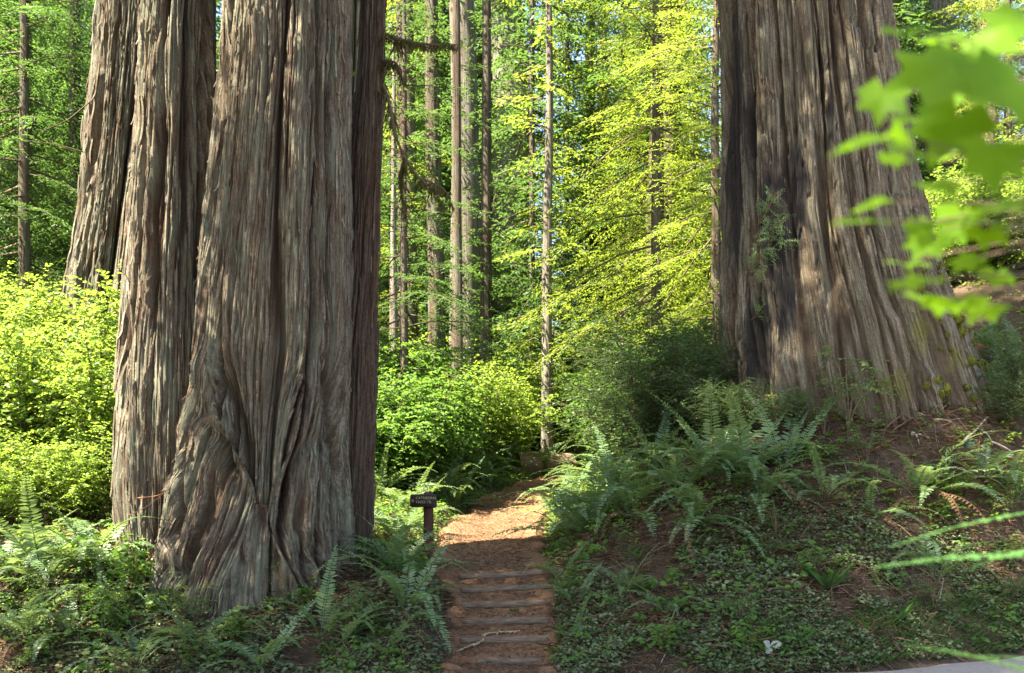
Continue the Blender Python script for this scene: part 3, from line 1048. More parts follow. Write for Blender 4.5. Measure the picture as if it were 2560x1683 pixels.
TR = {'brown': [trunk_mesh('trunk_brown', M_BARK_B, k) for k in (1, 2)], 'grey': [trunk_mesh('trunk_grey', M_BARK_G, k) for k in (3, 4)], 'pale': [trunk_mesh('trunk_pale', M_BARK_P, 5)],
      'dark': [trunk_mesh('trunk_dark', M_BARK_B, 6)]}
CON = [M_CON, M_TWIG]
HEM = [M_CON2, M_TWIG]
CR = {'young': [conifer_mesh('crown_young', .8, 13, 3.0, 150, .17, .065, CON, 21, .24, .13), conifer_mesh('crown_young', .6, 11, 2.6, 140, .16, .06, HEM, 22, .24, .13)],
      'mid': [conifer_mesh('crown_mid', 2.0, 22, 3.6, 210, .22, .08, CON, 23, .28, .16, gap=.3), conifer_mesh('crown_mid', 1.6, 20, 3.4, 200, .21, .075, HEM, 24, .28, .16, gap=.3)],
      'tall': [conifer_mesh('crown_tall', 10, 34, 4.0, 190, .26, .10, CON, 25, .34, .2, gap=.15), conifer_mesh('crown_tall', 11, 36, 4.2, 190, .26, .10, CON, 26, .34, .2, gap=.2)],
      'sleeve': [conifer_mesh('crown_sleeve', 2.0, 26, 1.5, 170, .15, .06, CON, 28, .2, .12, gap=.05, sag=-.1), conifer_mesh('crown_sleeve', 3.0, 26, 1.9, 120, .16, .06, HEM, 29, .2, .12, gap=.1, sag=-.15)],
      'spray': [conifer_mesh('crown_spray', 1.5, 15, 3.4, 90, .095, .03, HEM, 27, .15, .075, droop=.12, sag=-.05)]}


def tree(name, label, loc, kind, bark_kind, rad, H, crown_s=None, rz=0, group=None, var=None, lean=(0, 0), crown=True):
    t = thing(name, label, 'tree', loc, group)
    t.rotation_euler = (lean[0], lean[1], rz)
    v = random.randrange(9) if var is None else var
    tr = TR[bark_kind]
    obj('trunk', tr[v % len(tr)], t, (0, 0, -.5), None, (rad, rad, H))
    if crown:
        cs = CR[kind]
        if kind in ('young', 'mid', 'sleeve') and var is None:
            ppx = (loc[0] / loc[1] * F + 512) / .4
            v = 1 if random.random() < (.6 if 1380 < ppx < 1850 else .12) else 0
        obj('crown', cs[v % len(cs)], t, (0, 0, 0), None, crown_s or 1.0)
    return t


SH = {'hazel': [shrub_mesh('shrub_hazel', 2.4, 1.5, 11, 560, 9, .07, .05, [M_HAZEL, M_TWIG], k, base=.06) for k in (31, 32, 33)],
      'deep': [shrub_mesh('shrub_deep', 2.2, 1.4, 11, 520, 9, .078, .06, [M_HAZEL2, M_TWIG], k, base=.06) for k in (34, 35)],
      'huck': [shrub_mesh('shrub_huckleberry', 2.3, 1.5, 12, 620, 15, .058, .03, [M_HUCK, M_TWIG], k, .6, 'diamond', .08, .6, .15) for k in (36, 37)],
      'sprig': [shrub_mesh('shrub_sprig', .9, .42, 4, 52, 11, .04, .021, [M_SPRIG, M_TWIG], k, .7, 'diamond', .3, .3, .2) for k in (38, 39)],
      'salal': [shrub_mesh('shrub_salal', .55, .45, 6, 44, 6, .075, .05, [M_HAZEL2, M_REDTWIG], k, .55, 'oval', .3, .3, .2) for k in (40, 41)]}


def shrub(name, label, loc, kind, s=1.0, group=None, var=None, cat='shrub', sz=None):
    v = random.randrange(9) if var is None else var
    o = obj(name, SH[kind][v % len(SH[kind])], None, (loc[0], loc[1], loc[2] - .03), (0, 0, random.uniform(0, 6.28)), (s, s, sz or s))
    return tag(o, label, cat, group)


# ------------------------------------------------------------------ trunks of the forest behind, each where it stands
def stand(px, Y):
    x = (px * .4 - 512) / F * Y
    return (x, Y, gz(x, Y))


BACK = [  # px, width px, Y, bark, crown, height, label, leans
    (984, 22, 25, 'pale', None, 11, 'slender pale sun-dappled trunk just right of the slim dark redwood', (0, 0)),
    (1013, 48, 28, 'dark', 'tall', 34, 'dark brown trunk right beside the slender pale dappled trunk', (0, 0)),
    (1083, 40, 27, 'dark', 'mid', 26, 'dark trunk midway between slim redwood and tall grey trunk', (0, 0)),
    (1142, 25, 25.5, 'brown', None, 24, 'reddish brown trunk hugging the left side of the tall grey trunk', (0, 0)),
    (1172, 72, 31, 'grey', 'tall', 36, 'tall grey trunk, broadest of the left group behind the sign', (0, -.012)),
    (1216, 28, 29, 'dark', 'mid', 30, 'thin dark straight trunk right of the tall grey trunk', (0, .004)),
    (1252, 44, 44, 'brown', 'tall', 36, 'brown trunk at the left side of the big distant redwood', (0, 0)),
    (1280, 100, 40, 'grey', 'tall', 40, 'big distant redwood with grey fluted bark left of the sky gap', (0, 0)),
    (1365, 25, 27.5, 'grey', 'young', 20, 'slim grey trunk standing alone in the middle above the cut log', (0, -.006)),
    (1330, 17, 36, 'dark', 'mid', 26, 'very thin dark trunk just left of the lone slim grey trunk', (0, 0)),
    (1418, 16, 39, 'dark', 'mid', 24, 'very thin dark trunk just right of the lone slim grey trunk', (0, 0)),
    (1478, 34, 47, 'dark', 'tall', 36, 'distant dark trunk right of the sky gap', (0, 0)),
    (1510, 34, 53, 'brown', 'tall', 38, 'distant brown trunk half hidden in foliage right of the sky gap', (0, 0)),
    (1668, 84, 34, 'dark', 'tall', 38, 'broad dark trunk behind the yellow-green sprays beside the flared redwood', (0, 0)),
    (2352, 74, 31, 'grey', 'tall', 38, 'pale grey trunk on the slope right of the flared redwood', (0, 0)),
    (2475, 46, 36, 'brown', 'tall', 36, 'brown trunk on the slope at the right edge behind the maple leaves', (0, 0)),
    (182, 22, 27, 'brown', 'mid', 22, 'thin brown trunk left of the sunlit redwood', (0, 0)),
    (20, 50, 36, 'dark', 'tall', 34, 'dark trunk at the far left edge behind the foliage', (0, 0)),
]
for px, w, Y, bk, ck, H, lab, ln in BACK:
    L = stand(px, Y)
    cs = None
    if ck:
        base = {'young': 12, 'mid': 21, 'tall': 35}[ck]
        cs = (1.0, 1.0, H / base)
        if Y < 32:
            ck, cs = ('sleeve', (1, 1, .9)) if 1000 < px < 1420 else ('young', (.7, .7, .75))
    tree('forest_tree', lab, L, ck or 'mid', bk, w * .4 / F * Y / 2 * 1.2, H, cs, random.uniform(0, 6), 'trees of the forest behind', lean=ln, crown=bool(ck))

# fill: young and middle-sized conifers crowding the background
FILL = []
rf = random.Random(5)


def blocked(x, y):
    px = (x / y * F + 512) / .4
    if y > 30 and 1270 < px < 1440:          # gap where the sky shows
        return True
    return False


def zone(px):
    for lim, txt in ((150, 'far left'), (520, 'near sunlit redwood'), (960, 'behind twin redwood'), (1290, 'left of sky gap'), (1450, 'in sky gap'), (1800, 'right of sky gap'), (2330, 'behind flared redwood')):
        if px < lim:
            return txt
    return 'right of flared redwood'


for (ya, yb, n, kinds) in [(23, 31, 20, ('young', 'young', 'mid')), (31, 44, 40, ('mid', 'young', 'young')), (44, 66, 30, ('mid', 'mid', 'tall')), (66, 100, 20, ('tall', 'mid'))]:
    c = 0
    tries = 0
    while c < n and tries < 900:
        tries += 1
        y = rf.uniform(ya, yb)
        x = rf.uniform(-.60, .60) * y
        px = (x / y * F + 512) / .4
        if blocked(x, y):
            continue
        if y < 34 and (1180 < px < 1480):     # keep the trail's clearing open
            continue
        if y < 36 and -8.5 < x < 5:
            continue
        if y < 37 and px > 2250:
            continue
        if y < 27 and (-200 < px < 420 or 1750 < px):
            continue
        if any(math.hypot(x - a, y - b) < (2.2 if y < 44 else 2.8) for a, b in FILL):
            continue
        FILL.append((x, y)); c += 1
        k = rf.choice(kinds)
        s = rf.uniform(.75, 1.15)
        lab = {'young': 'young bushy conifer ', 'mid': 'middle-sized conifer ', 'tall': 'tall distant conifer '}[k] + ('nearer, ' if y < 40 else 'far back, ') + zone(px)
        hh = {'young': 12, 'mid': 21, 'tall': 35}[k]
        tree('conifer', lab, (x, y, gz(x, y)), k, rf.choice(['brown', 'dark', 'grey']), {'young': .12, 'mid': .15, 'tall': .6}[k] * s, hh * s, s, rf.uniform(0, 6.28), 'conifers of the forest behind')

for px, Y, s, k in [(960, 41, 1.1, 1), (1040, 43, 1.2, 0), (1110, 42, 1.15, 0), (1180, 45, 1.25, 0), (1240, 44, 1.1, 1), (1070, 38, .8, 0), (980, 37, .8, 0), (1150, 46, 1.15, 0), (1020, 48, 1.2, 1), (1225, 52, 1.2, 0), (1480, 40, 1.0, 1), (1560, 37, 1.0, 0), (1620, 43, 1.1, 1)]:
    x, y, z = stand(px, Y)
    tree('conifer', 'dense dark green conifer in the middle background', (x, y, z), 'mid', 'dark', .2, 20 * s, (s * 1.15, s * 1.15, s), px * .1, 'dense conifers in the middle', k)

# sprays of hemlock beside the flared redwood, left side
for px, Y, s, rz, lab in [(1790, 22.5, 1.0, .3, 'yellow-green hemlock with layered sprays against the left side of the flared redwood'),
                          (1640, 25.5, 1.15, 2.1, 'pale green hemlock with drooping sprays left of the flared redwood'),
                          (1650, 30.5, 1.2, 4.0, 'light green hemlock standing behind the dark huckleberry bush'),
                          (1010, 21.5, .8, 1.2, 'shaded hemlock just right of the slim dark redwood'),
                          (60, 23.5, 1.1, 3.0, 'dark hemlock with bare hanging branches at the left edge'),
                          (2520, 27, .9, 5.0, 'sunlit hemlock on the slope right of the flared redwood')]:
    L = stand(px, Y)
    t = tree('hemlock', lab, L, 'spray', 'brown', .14 * s, 14 * s, s, rz)
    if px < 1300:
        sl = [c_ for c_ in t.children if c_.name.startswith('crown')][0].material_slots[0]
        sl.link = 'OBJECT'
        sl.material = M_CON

# high crowns of the great redwoods and of unseen trees added along the road for shade, above the frame
def high_crown(parent, z0, s, k, rz):
    o = obj('crown', CR['tall'][k], parent, (0, 0, z0), (0, 0, rz), s)
    return o
high_crown(twin, 4.0, (1.2, 1.2, .95), 0, .5).location.xy = (1.2, -1.0)  # shifted to shade the flared redwood and keep the sunlit one clear
high_crown(slim, 1.5, (1.05, 1.05, .8), 1, 1.5).location.xy = (.2, 1.7)  # shifted off its trunk to shade the huckleberry clump
high_crown(lit, 22.0, (.8, .8, .8), 1, 2.5)
high_crown(rtree, 9.0, (.9, .9, .8), 0, 3.5)
high_crown(e_t, 16.0, (.5, .5, .5), 0, 4.5)
for x, y, s, k, lab in [(-6.4, 9.0, 1.0, 0, 'tall unseen shade redwood beside the road left of the view'), (-9.8, 7.4, 1.0, 1, 'unseen shade redwood standing back from the road left of the view'),
                        (-4.9, 6.2, 1.0, 1, 'unseen shade redwood close to the road left of the view'), (-4.0, -4.0, 1.0, 0, 'unseen shade redwood behind the viewpoint across the road')]:
    tree('unseen_shade_redwood', lab, (x, y, gz(x, y)), 'tall', 'brown', .5, 34, (s * 1.15, s * 1.15, .8), rf.uniform(0, 6), None, k)

# ------------------------------------------------------------------ shrubs
rs = random.Random(9)
def mass(n, pxr, pyr_y, kind, s, name, label, group, sz=None):
    done = []
    tries = 0
    while len(done) < n and tries < 400:
        tries += 1
        Y = rs.uniform(*pyr_y)
        px = rs.uniform(*pxr)
        x, y, z = stand(px, Y)
        if abs(x - tx(y)) < tw(y) + .5 and y < 30:
            continue
        if any(math.hypot(x - a, y - b) < .55 for a, b in done):
            continue
        done.append((x, y))
        k = rs.uniform(.8, 1.2) * s
        shrub(name, label, (x, y, z), kind, k, group, rs.randrange(9), sz=k * (sz or 1))


mass(12, (-60, 320), (14.7, 16.2), 'hazel', .6, 'hazel_bush', 'low sunlit bush before the bright thicket at left', 'low bushes before the sunlit thicket')
mass(30, (-160, 330), (15.8, 20.5), 'hazel', 1.05, 'hazel_bush', 'sunlit bush of the bright thicket at far left', 'bushes of the sunlit thicket at left', 1.15)
mass(14, (-200, 330), (19.5, 25), 'hazel', 1.25, 'hazel_bush', 'leafy bush behind the sunlit thicket', 'bushes behind the sunlit thicket')
mass(20, (920, 1050), (19.8, 24), 'deep', 1.25, 'thimbleberry_bush', 'bright green broad-leaved bush between slim redwood and trail', 'green bushes left of the trail')
mass(16, (950, 1230), (24.5, 29), 'hazel', 1.3, 'hazel_bush', 'yellow-green bush at the back of the trail clearing', 'bushes behind the trail clearing')
mass(22, (1220, 1580), (29.5, 40), 'hazel', 1.1, 'hazel_bush', 'sunny bush in the bright gap above the trail bend', 'bushes in the bright gap')
mass(7, (1235, 1420), (30.5, 33.5), 'hazel', 1.7, 'hazel_bush', 'tall sunny bush in the opening above the cut log', 'tall bushes of the bright opening')
mass(4, (1040, 1180), (21, 25), 'huck', .8, 'huckleberry_bush', 'small-leaved bush among the broad-leaved bushes left of the trail', 'huckleberry left of the trail')
for px, Y, s, v in [(1590, 18.6, 1.05, 0), (1690, 18.2, 1.1, 1), (1560, 20.5, .9, 1), (1640, 20.3, 1.35, 0), (1740, 19.8, 1.3, 1), (1780, 17.6, .8, 0), (1600, 22.5, 1.6, 1)]:
    shrub('huckleberry_bush', 'dark small-leaved bush left of the flared redwood', stand(px, Y), 'huck', s, 'dark clump beside the flared redwood', v)
mass(9, (1540, 1800), (22, 27), 'deep', 1.2, 'thimbleberry_bush', 'leafy bush behind the dark clump beside the flared redwood', 'bushes behind the dark clump')
mass(16, (2340, 2800), (22.8, 27), 'hazel', 1.05, 'hazel_bush', 'sunlit bush on the slope right of the flared redwood', 'sunlit bushes on the right slope')
mass(16, (2240, 2800), (25, 34), 'hazel', 1.3, 'hazel_bush', 'bush high on the bright slope behind the flared redwood', 'bushes high on the right slope')

# ---PART3
# ------------------------------------------------------------------ steps
def log_mesh(L, rad, seed):
    n, m = 34, 14
    x = np.linspace(-L / 2, L / 2, n)
    a = np.arange(m) / m * 2 * PI
    Xg, Ag = np.meshgrid(x, a, indexing='ij')
    sq = 1 / np.maximum(np.abs(np.cos(Ag)), np.abs(np.sin(Ag))) ** .45
    P = np.stack([Xg.ravel() * 3, np.cos(Ag).ravel(), np.sin(Ag).ravel()], 1)
    rr = rad * sq * (1 + .16 * noise(P, (1, 1.5, 1.5), seed) + .10 * noise(P, (3, 4, 4), seed)).reshape(Xg.shape)
    end = np.clip((L / 2 - np.abs(Xg)) / .03, .0, 1) ** .5
    rr = rr * (.72 + .28 * end)
    bow = (.02 * noise(np.c_[x * 1.5, x * 0, x * 0], off=seed))[:, None]
    V = np.stack([Xg.ravel(), (rr * np.cos(Ag) + bow).ravel(), (rr * np.sin(Ag)).ravel()], 1)
    i, j = np.meshgrid(np.arange(n - 1), np.arange(m), indexing='ij')
    q = np.stack([i * m + j, i * m + (j + 1) % m, (i + 1) * m + (j + 1) % m, (i + 1) * m + j], -1).reshape(-1, 4)
    caps = [np.array([list(range(m))[::-1]]), np.array([[(n - 1) * m + k for k in range(m)]])]
    return mk_mesh('step_log', V, [q] + caps, M_LOG, None, True)


STEP_X = [(1190, 1360), (1150, 1372), (1152, 1376), (1150, 1370), (1152, 1374), (1146, 1366)]
ORD = ['lowest weathered log step, shortest, with its sawn right end showing', 'second log step from the bottom, under the dead frond', 'third log step from the bottom, above the dead frond',
       'fourth log step from the bottom', 'fifth log step from the bottom, just below the topmost', 'topmost log step of the flight, where the path levels']
for i in range(6):
    x0 = (STEP_X[i][0] * .4 - 512) / F * STEP_Y[i]; x1 = (STEP_X[i][1] * .4 - 512) / F * STEP_Y[i]
    o = obj('log_step', log_mesh(x1 - x0, .047, 50 + i * 3.3), None, ((x0 + x1) / 2, STEP_Y[i] + .03, STEP_Z[i] - .058), (0, [-.005, -.01, -.02, -.03, -.04, -.05][i], [.0, .01, -.01, .01, .02, .03][i]))
    tag(o, ORD[i], 'step', 'log steps of the trail')

# ------------------------------------------------------------------ sign
sx, sy = pt(1068, 1380, 15.4).x, 15.4
sz_ = float(tz(15.4)) - .02
sbase = hit(1068, 1382)
sign = thing('trail_sign', 'brown wooden trail sign with routed cream letters on a post', 'sign', (sx, sy, gz(sx, sy)), None, -.30)
zpx = lambda row: EYE + (HZ - row * .4) / F * sy - gz(sx, sy)


def rounded_box(w, h, t, rad, mat, seg=6):
    pts = []
    for cx_, cz_, a0 in ((w / 2 - rad, h / 2 - rad, 0), (-w / 2 + rad, h / 2 - rad, 90), (-w / 2 + rad, -h / 2 + rad, 180), (w / 2 - rad, -h / 2 + rad, 270)):
        for k in range(seg + 1):
            a = math.radians(a0 + 90 * k / seg)
            pts.append((cx_ + rad * math.cos(a), cz_ + rad * math.sin(a)))
    pts = np.array(pts)
    n = len(pts)
    b = .008
    lay = [(-t / 2, 1 - 2 * b / h), (-t / 2 + b, 1.0), (t / 2 - b, 1.0), (t / 2, 1 - 2 * b / h)]
    V = np.concatenate([np.stack([pts[:, 0] * s, np.full(n, y), pts[:, 1] * s], 1) for y, s in lay])
    q = []
    for r_ in range(3):
        for k in range(n):
            q.append((r_ * n + k, r_ * n + (k + 1) % n, (r_ + 1) * n + (k + 1) % n, (r_ + 1) * n + k))
    return mk_mesh('board', V, [np.array(q), np.array([list(range(n))[::-1]]), np.array([[3 * n + k for k in range(n)]])], mat)


bw, bh, bt = .40, .195, .10
bz = (zpx(1234) + zpx(1270)) / 2
board = obj('board', rounded_box(bw, bh, bt, .035, M_SIGN), sign, (-.02, -.10, bz))
gp = Geo()
ph = zpx(1229)
hw = .058
gp.add([(sx_ * hw, sy_ * hw, z) for z in (-.4, ph - .03) for sx_, sy_ in ((-1, -1), (1, -1), (1, 1), (-1, 1))] + [(sx_ * hw * .7, sy_ * hw * .7, ph) for sx_, sy_ in ((-1, -1), (1, -1), (1, 1), (-1, 1))],
       [np.array([(0, 1, 5, 4), (1, 2, 6, 5), (2, 3, 7, 6), (3, 0, 4, 7), (4, 5, 9, 8), (5, 6, 10, 9), (6, 7, 11, 10), (7, 4, 8, 11), (8, 9, 10, 11)])])
obj('post', gp.mesh('post', M_POST), sign, (.02, .005, 0))


def lettering(txt, size, loc):
    cu = bpy.data.curves.new('lettering', 'FONT')
    cu.body = txt
    cu.size = size
    cu.extrude = .002
    cu.space_character = 1.08
    tmp = bpy.data.objects.new('lettering_tmp', cu)
    COL.objects.link(tmp)
    dg = bpy.context.evaluated_depsgraph_get()
    me = bpy.data.meshes.new_from_object(tmp.evaluated_get(dg))
    bpy.data.objects.remove(tmp)
    me.materials.clear(); me.materials.append(M_LETTER)
    return obj('lettering', me, board, loc, (PI / 2, 0, 0))


lettering('CATHEDRAL', .056, (-.105, -bt / 2 - .0025, .022))
lettering('TREES TR.', .056, (-.105, -bt / 2 - .0025, -.038))
ga = Geo()     # upward arrow outline
ar = [(-.022, 0), (0, .026), (.022, 0), (.010, 0), (.010, -.02), (-.010, -.02), (-.010, 0)]
ri = [(-.012, .004), (0, .017), (.012, .004), (.005, .004), (.005, -.014), (-.005, -.014), (-.005, .004)]
Vv = [(x, 0, z) for x, z in ar] + [(x, 0, z) for x, z in ri]
ga.add(Vv, [np.array([(k, (k + 1) % 7, 7 + (k + 1) % 7, 7 + k) for k in range(7)])])
obj('arrow', ga.mesh('arrow', M_LETTER), board, (-.15, -bt / 2 - .003, -.002))

# ------------------------------------------------------------------ ferns
NOUN = 'sword ferns'
FERNS = [
    # px, py of the crown, fronds, length, lean (None or degrees), mix, dead, label
    (1475, 1330, 16, 1.05, None, (.15, .6, .25), 2, 'large spreading sword fern on the bank corner right of the topmost step'),
    (1580, 1290, 14, 1.0, None, (.2, .6, .2), 2, 'large sword fern between the bank-corner fern and the tall upright fern'),
    (1790, 1210, 16, 1.1, None, (.6, .35, .05), 3, 'tallest upright sword fern in the middle of the right bank'),
    (1700, 1240, 12, .95, None, (.3, .6, .1), 2, 'arching sword fern just left of the tallest upright fern'),
    (1960, 1180, 13, .95, 70, (.7, .3, 0), 4, 'sword fern with fronds fanning right below the flared redwood'),
    (1560, 1180, 12, .95, None, (.4, .5, .1), 0, 'sword fern at the back of the right bank beside the dark bushes'),
    (1640, 1170, 11, .9, None, (.5, .5, 0), 0, 'sword fern behind the tall fern, under the dark bushes'),
    (1480, 1230, 11, .85, None, (.3, .5, .2), 0, 'yellowish sword fern at the right edge of the trail below the bend'),
    (1540, 1240, 12, 1.0, None, (.3, .5, .2), 2, 'sword fern in the thick of the fern mass above the bank corner'),
    (1400, 1310, 9, .8, None, (.2, .6, .2), 0, 'sword fern leaning over the trail at the bank corner'),
    (1870, 1200, 12, 1.05, None, (.5, .5, 0), 2, 'sword fern just right of the tallest upright fern'),
    (1740, 1310, 9, .9, -80, (0, .6, .4), 4, 'sword fern drooping down the bank below the tallest upright fern'),
    (2060, 1250, 7, .75, None, (.2, .6, .2), 3, 'half-withered fern in the middle of the bank under the flared redwood'),
    (1900, 1260, 9, .85, -70, (0, .7, .3), 4, 'fern with drooping fronds and brown dead ones below the middle of the bank'),
    (2290, 1240, 9, 1.0, None, (.35, .6, .05), 3, 'pale sword fern with hanging fronds under the roots of the flared redwood'),
    (2320, 1235, 6, .95, -60, (0, .3, .7), 1, 'bluish fern hanging straight down the bank under the flared redwood'),
    (2460, 1200, 9, .8, None, (.3, .6, .1), 1, 'bright green sword fern near the right edge below the root debris'),
    (2540, 1250, 9, .9, None, (.2, .6, .2), 1, 'sword fern at the right edge halfway up the bank'),
    (2340, 1450, 7, .8, None, (.2, .7, .1), 1, 'greyish blue fern low on the right bank behind the blurred sprays'),
    (2180, 1290, 3, .7, -100, (0, .4, .6), 1, 'lone pale frond fern left of the hanging bluish fern'),
    (1560, 1490, 8, .55, None, (.4, .5, .1), 1, 'small fern beside the trail on the lower right bank'),
    (1440, 1520, 6, .5, None, (.5, .5, 0), 0, 'small fern at the right end of the fourth step'),
    (1400, 1450, 6, .5, None, (.6, .4, 0), 0, 'small fern at the right end of the topmost step'),
    (1670, 1540, 8, .5, None, (.2, .7, .1), 1, 'small fern low in the middle of the right bank'),
    (1430, 1610, 5, .45, None, (.5, .5, 0), 0, 'small fern at the right end of the second lowest step'),
    (1000, 1440, 14, .85, None, (.55, .4, .05), 0, 'upright sword fern between the foot of the slim redwood and the trail'),
    (1015, 1530, 13, .75, None, (.35, .55, .1), 1, 'sword fern overhanging the left end of the steps'),
    (800, 1590, 5, .95, None, (.8, .2, 0), 1, 'fern with one tall upright frond below the foot of the twin redwood'),
    (850, 1620, 8, .8, 0, (.1, .7, .2), 1, 'fern with pale fronds arching right below the twin redwood'),
    (500, 1620, 13, .9, None, (.3, .6, .1), 2, 'big arching sword fern in front of the twin redwood at the bottom'),
    (650, 1680, 9, .85, None, (.2, .6, .2), 1, 'sword fern cut by the bottom edge, right of the big arching fern'),
    (340, 1670, 9, .8, None, (.1, .6, .3), 1, 'sword fern cut by the bottom edge at the left'),
    (70, 1600, 12, .95, None, (.5, .4, .1), 1, 'sword fern with an upright frond in the lower left corner'),
    (180, 1590, 10, .8, None, (.1, .6, .3), 1, 'low sword fern beside the lower left corner fern'),
    (110, 1470, 16, 1.2, None, (.3, .6, .1), 0, 'largest sunlit sword fern at the left edge below the thicket'),
    (20, 1450, 13, 1.1, None, (.4, .5, .1), 0, 'sunlit sword fern cut by the left edge below the thicket'),
    (230, 1440, 12, 1.0, None, (.4, .5, .1), 1, 'sunlit sword fern between the thicket and the twin redwood'),
    (270, 1530, 9, .7, None, (.2, .6, .2), 1, 'shaded sword fern at the left foot of the twin redwood'),
    (960, 1640, 6, .5, None, (.3, .6, .1), 0, 'small fern in the ground cover left of the lowest step'),
]
for px, py, n, ln, lean, mix, dead, lab in FERNS:
    p = hit(px, py)
    fern(p, int(n * 1.3), ln * (.82 if px < 960 and py > 1500 else 1.0), lab, None if lean is None else math.radians(lean), mix, dead, spread=1.9)
# rows of ferns along the upper trail
rr_ = random.Random(3)
k = 0
while k < 22:
    Y = rr_.uniform(15.8, 26.5)
    x = float(tx(Y) - tw(Y)) - rr_.uniform(.25, 2.6)
    if (x / Y * F + 512) / .4 < 925:
        continue
    fern((x, Y, gz(x, Y)), rr_.randint(9, 13), rr_.uniform(.7, 1.05), 'sword fern left of the upper trail behind the sign', None, (.35, .55, .1), 0, 'ferns left of the upper trail')
    k += 1
k = 0
while k < 12:
    Y = rr_.uniform(16.5, 27)
    x = float(tx(Y) + tw(Y)) + rr_.uniform(.3, 1.8)
    fern((x, Y, gz(x, Y)), rr_.randint(8, 12), rr_.uniform(.6, .95), 'fern at the right edge of the upper trail', None, (.35, .55, .1), 0, 'ferns right of the upper trail')
    k += 1
for px, py in [(2470, 960), (2530, 980), (2400, 900), (2550, 900), (2490, 880)]:
    p = hit(px, py, 17.5)
    fern(p, 10, .95, 'sunlit fern on the slope behind the flared redwood', None, (.35, .55, .1), 1, 'ferns on the right slope')

# ------------------------------------------------------------------ ground cover, litter, grass
def scatter(n, xr, yr, cond):
    out = []
    while sum(len(a) for a in out) < n:
        x = rng.uniform(*xr, n); y = rng.uniform(*yr, n)
        px = (x / y * F + 512) / .4
        k = cond(x, y, px)
        out.append(np.c_[x[k], y[k]])
        if len(out) > 60:
            break
    a = np.concatenate(out)[:n]
    return a


def off_trail(x, y, m=.12):
    return (np.abs(x - tx(y)) > tw(y) + m + .15 * noise(np.c_[x, y, 0 * x], (3, 3, 1), 2.))


def cover(name, label, n, xr, yr, cond, L, W, mat, hmax=.14, per=5, shape='oval'):
    c = scatter(n, xr, yr, cond)
    z = ground(c[:, 0], c[:, 1])
    hh = hmax * rng.random(len(c)) ** 1.5
    B = np.repeat(np.c_[c, z + hh], per, 0)
    m = len(B)
    az = rng.uniform(0, 2 * PI, m)
    B = B + np.c_[np.cos(az), np.sin(az), 0 * az] * rng.uniform(0, .035, m)[:, None]
    B[:, 2] += rng.normal(size=m) * .015
    D = np.c_[np.cos(az), np.sin(az), rng.normal(size=m) * .3]
    # the bank's slope tilts its leaves towards the road
    N = np.c_[rng.normal(size=m) * .45, rng.normal(size=m) * .45 - .35, np.ones(m)]
    sz = rng.uniform(.4, 1.15, m) * np.repeat(rng.uniform(.7, 1.5, len(c)), per)
    g = Geo()
    g.leaves(B, D, N, L * sz, W * sz, shape, np.repeat(rng.random(len(c)), per) * .6 + rng.random(m) * .4, 0)
    o = obj(name, g.mesh(name, mat))
    return tag(o, label, 'ground cover', kind='stuff')


def patchy(x, y, t, off=0.):
    return noise(np.c_[x, y, 0 * x], (.8, .8, 1), 7.3 + off) + .5 * noise(np.c_[x, y, 0 * x], (2.4, 2.4, 1), 1.3 + off) > t


inroad = lambda x, y: y > road_edge(x) + .1
cover('ground_cover', 'small rounded leaves carpeting the lower right bank', 9500, (.5, 8), (11.2, 15), lambda x, y, px: off_trail(x, y) & inroad(x, y) & (px < 2700) & patchy(x, y, -.18 + .17 * (y - 12.5)), .046, .036, M_COVER)
cover('ground_cover', 'small leaves carpeting the mound below the twin redwood', 6500, (-7, -.3), (11, 14.2), lambda x, y, px: off_trail(x, y) & (px > -150) & patchy(x, y, -.35, 4.), .05, .04, M_COVER)
cover('ground_cover', 'fresh green clover-like leaves beside the upper trail', 8000, (-4, 4), (14.3, 25), lambda x, y, px: off_trail(x, y, .0) & (np.abs(x - tx(y)) < tw(y) + 2.2) & ((x < tx(y)) | (y > 15.5)), .045, .036, M_HAZEL2, .12, 5, 'diamond')
cover('ground_cover', 'mixed low leaves on the forest floor behind', 14000, (-16, 18), (14, 32), lambda x, y, px: off_trail(x, y, .1) & (px > -150) & (px < 2750), .075, .055, M_HAZEL, .3, 4, 'diamond')

cover('leafy_clumps', 'larger mixed leaves growing in clumps over the right bank', 700, (.5, 8), (11.4, 16), lambda x, y, px: off_trail(x, y) & inroad(x, y) & (px < 2700) & patchy(x, y, .12, 14.), .075, .05, M_HAZEL2, .3, 6)
cover('leafy_clumps', 'larger mixed leaves growing in clumps on the mound at left', 800, (-7, -.6), (11, 15), lambda x, y, px: off_trail(x, y) & (px > -150) & patchy(x, y, .1, 24.), .075, .05, M_HAZEL2, .3, 6)


def litter(name, label, n, xr, yr, cond, L, W, mat, zoff, trail=False):
    c = scatter(n, xr, yr, cond)
    n = len(c)
    z = (tz_step(c[:, 1]) + .03 * noise(np.c_[c, 0 * c[:, 0]], (2.2, 2.2, 1)) + .018 * noise(np.c_[c, 0 * c[:, 0]], (8, 8, 1))) if trail else ground(c[:, 0], c[:, 1])
    az = rng.uniform(0, 2 * PI, n)
    B = np.c_[c, z + zoff + .01 * rng.random(n)]
    D = np.c_[np.cos(az), np.sin(az), rng.normal(size=n) * .22]
    N = np.c_[rng.normal(size=(n, 2)) * .4, np.ones(n)]
    sz = rng.uniform(.4, 1.4, n)
    g = Geo()
    g.leaves(B, D, N, L * sz, W * rng.uniform(.7, 1.3, n), 'diamond', None, 0, .3, .05)
    return tag(obj(name, g.mesh(name, mat)), label, 'litter', kind='stuff')


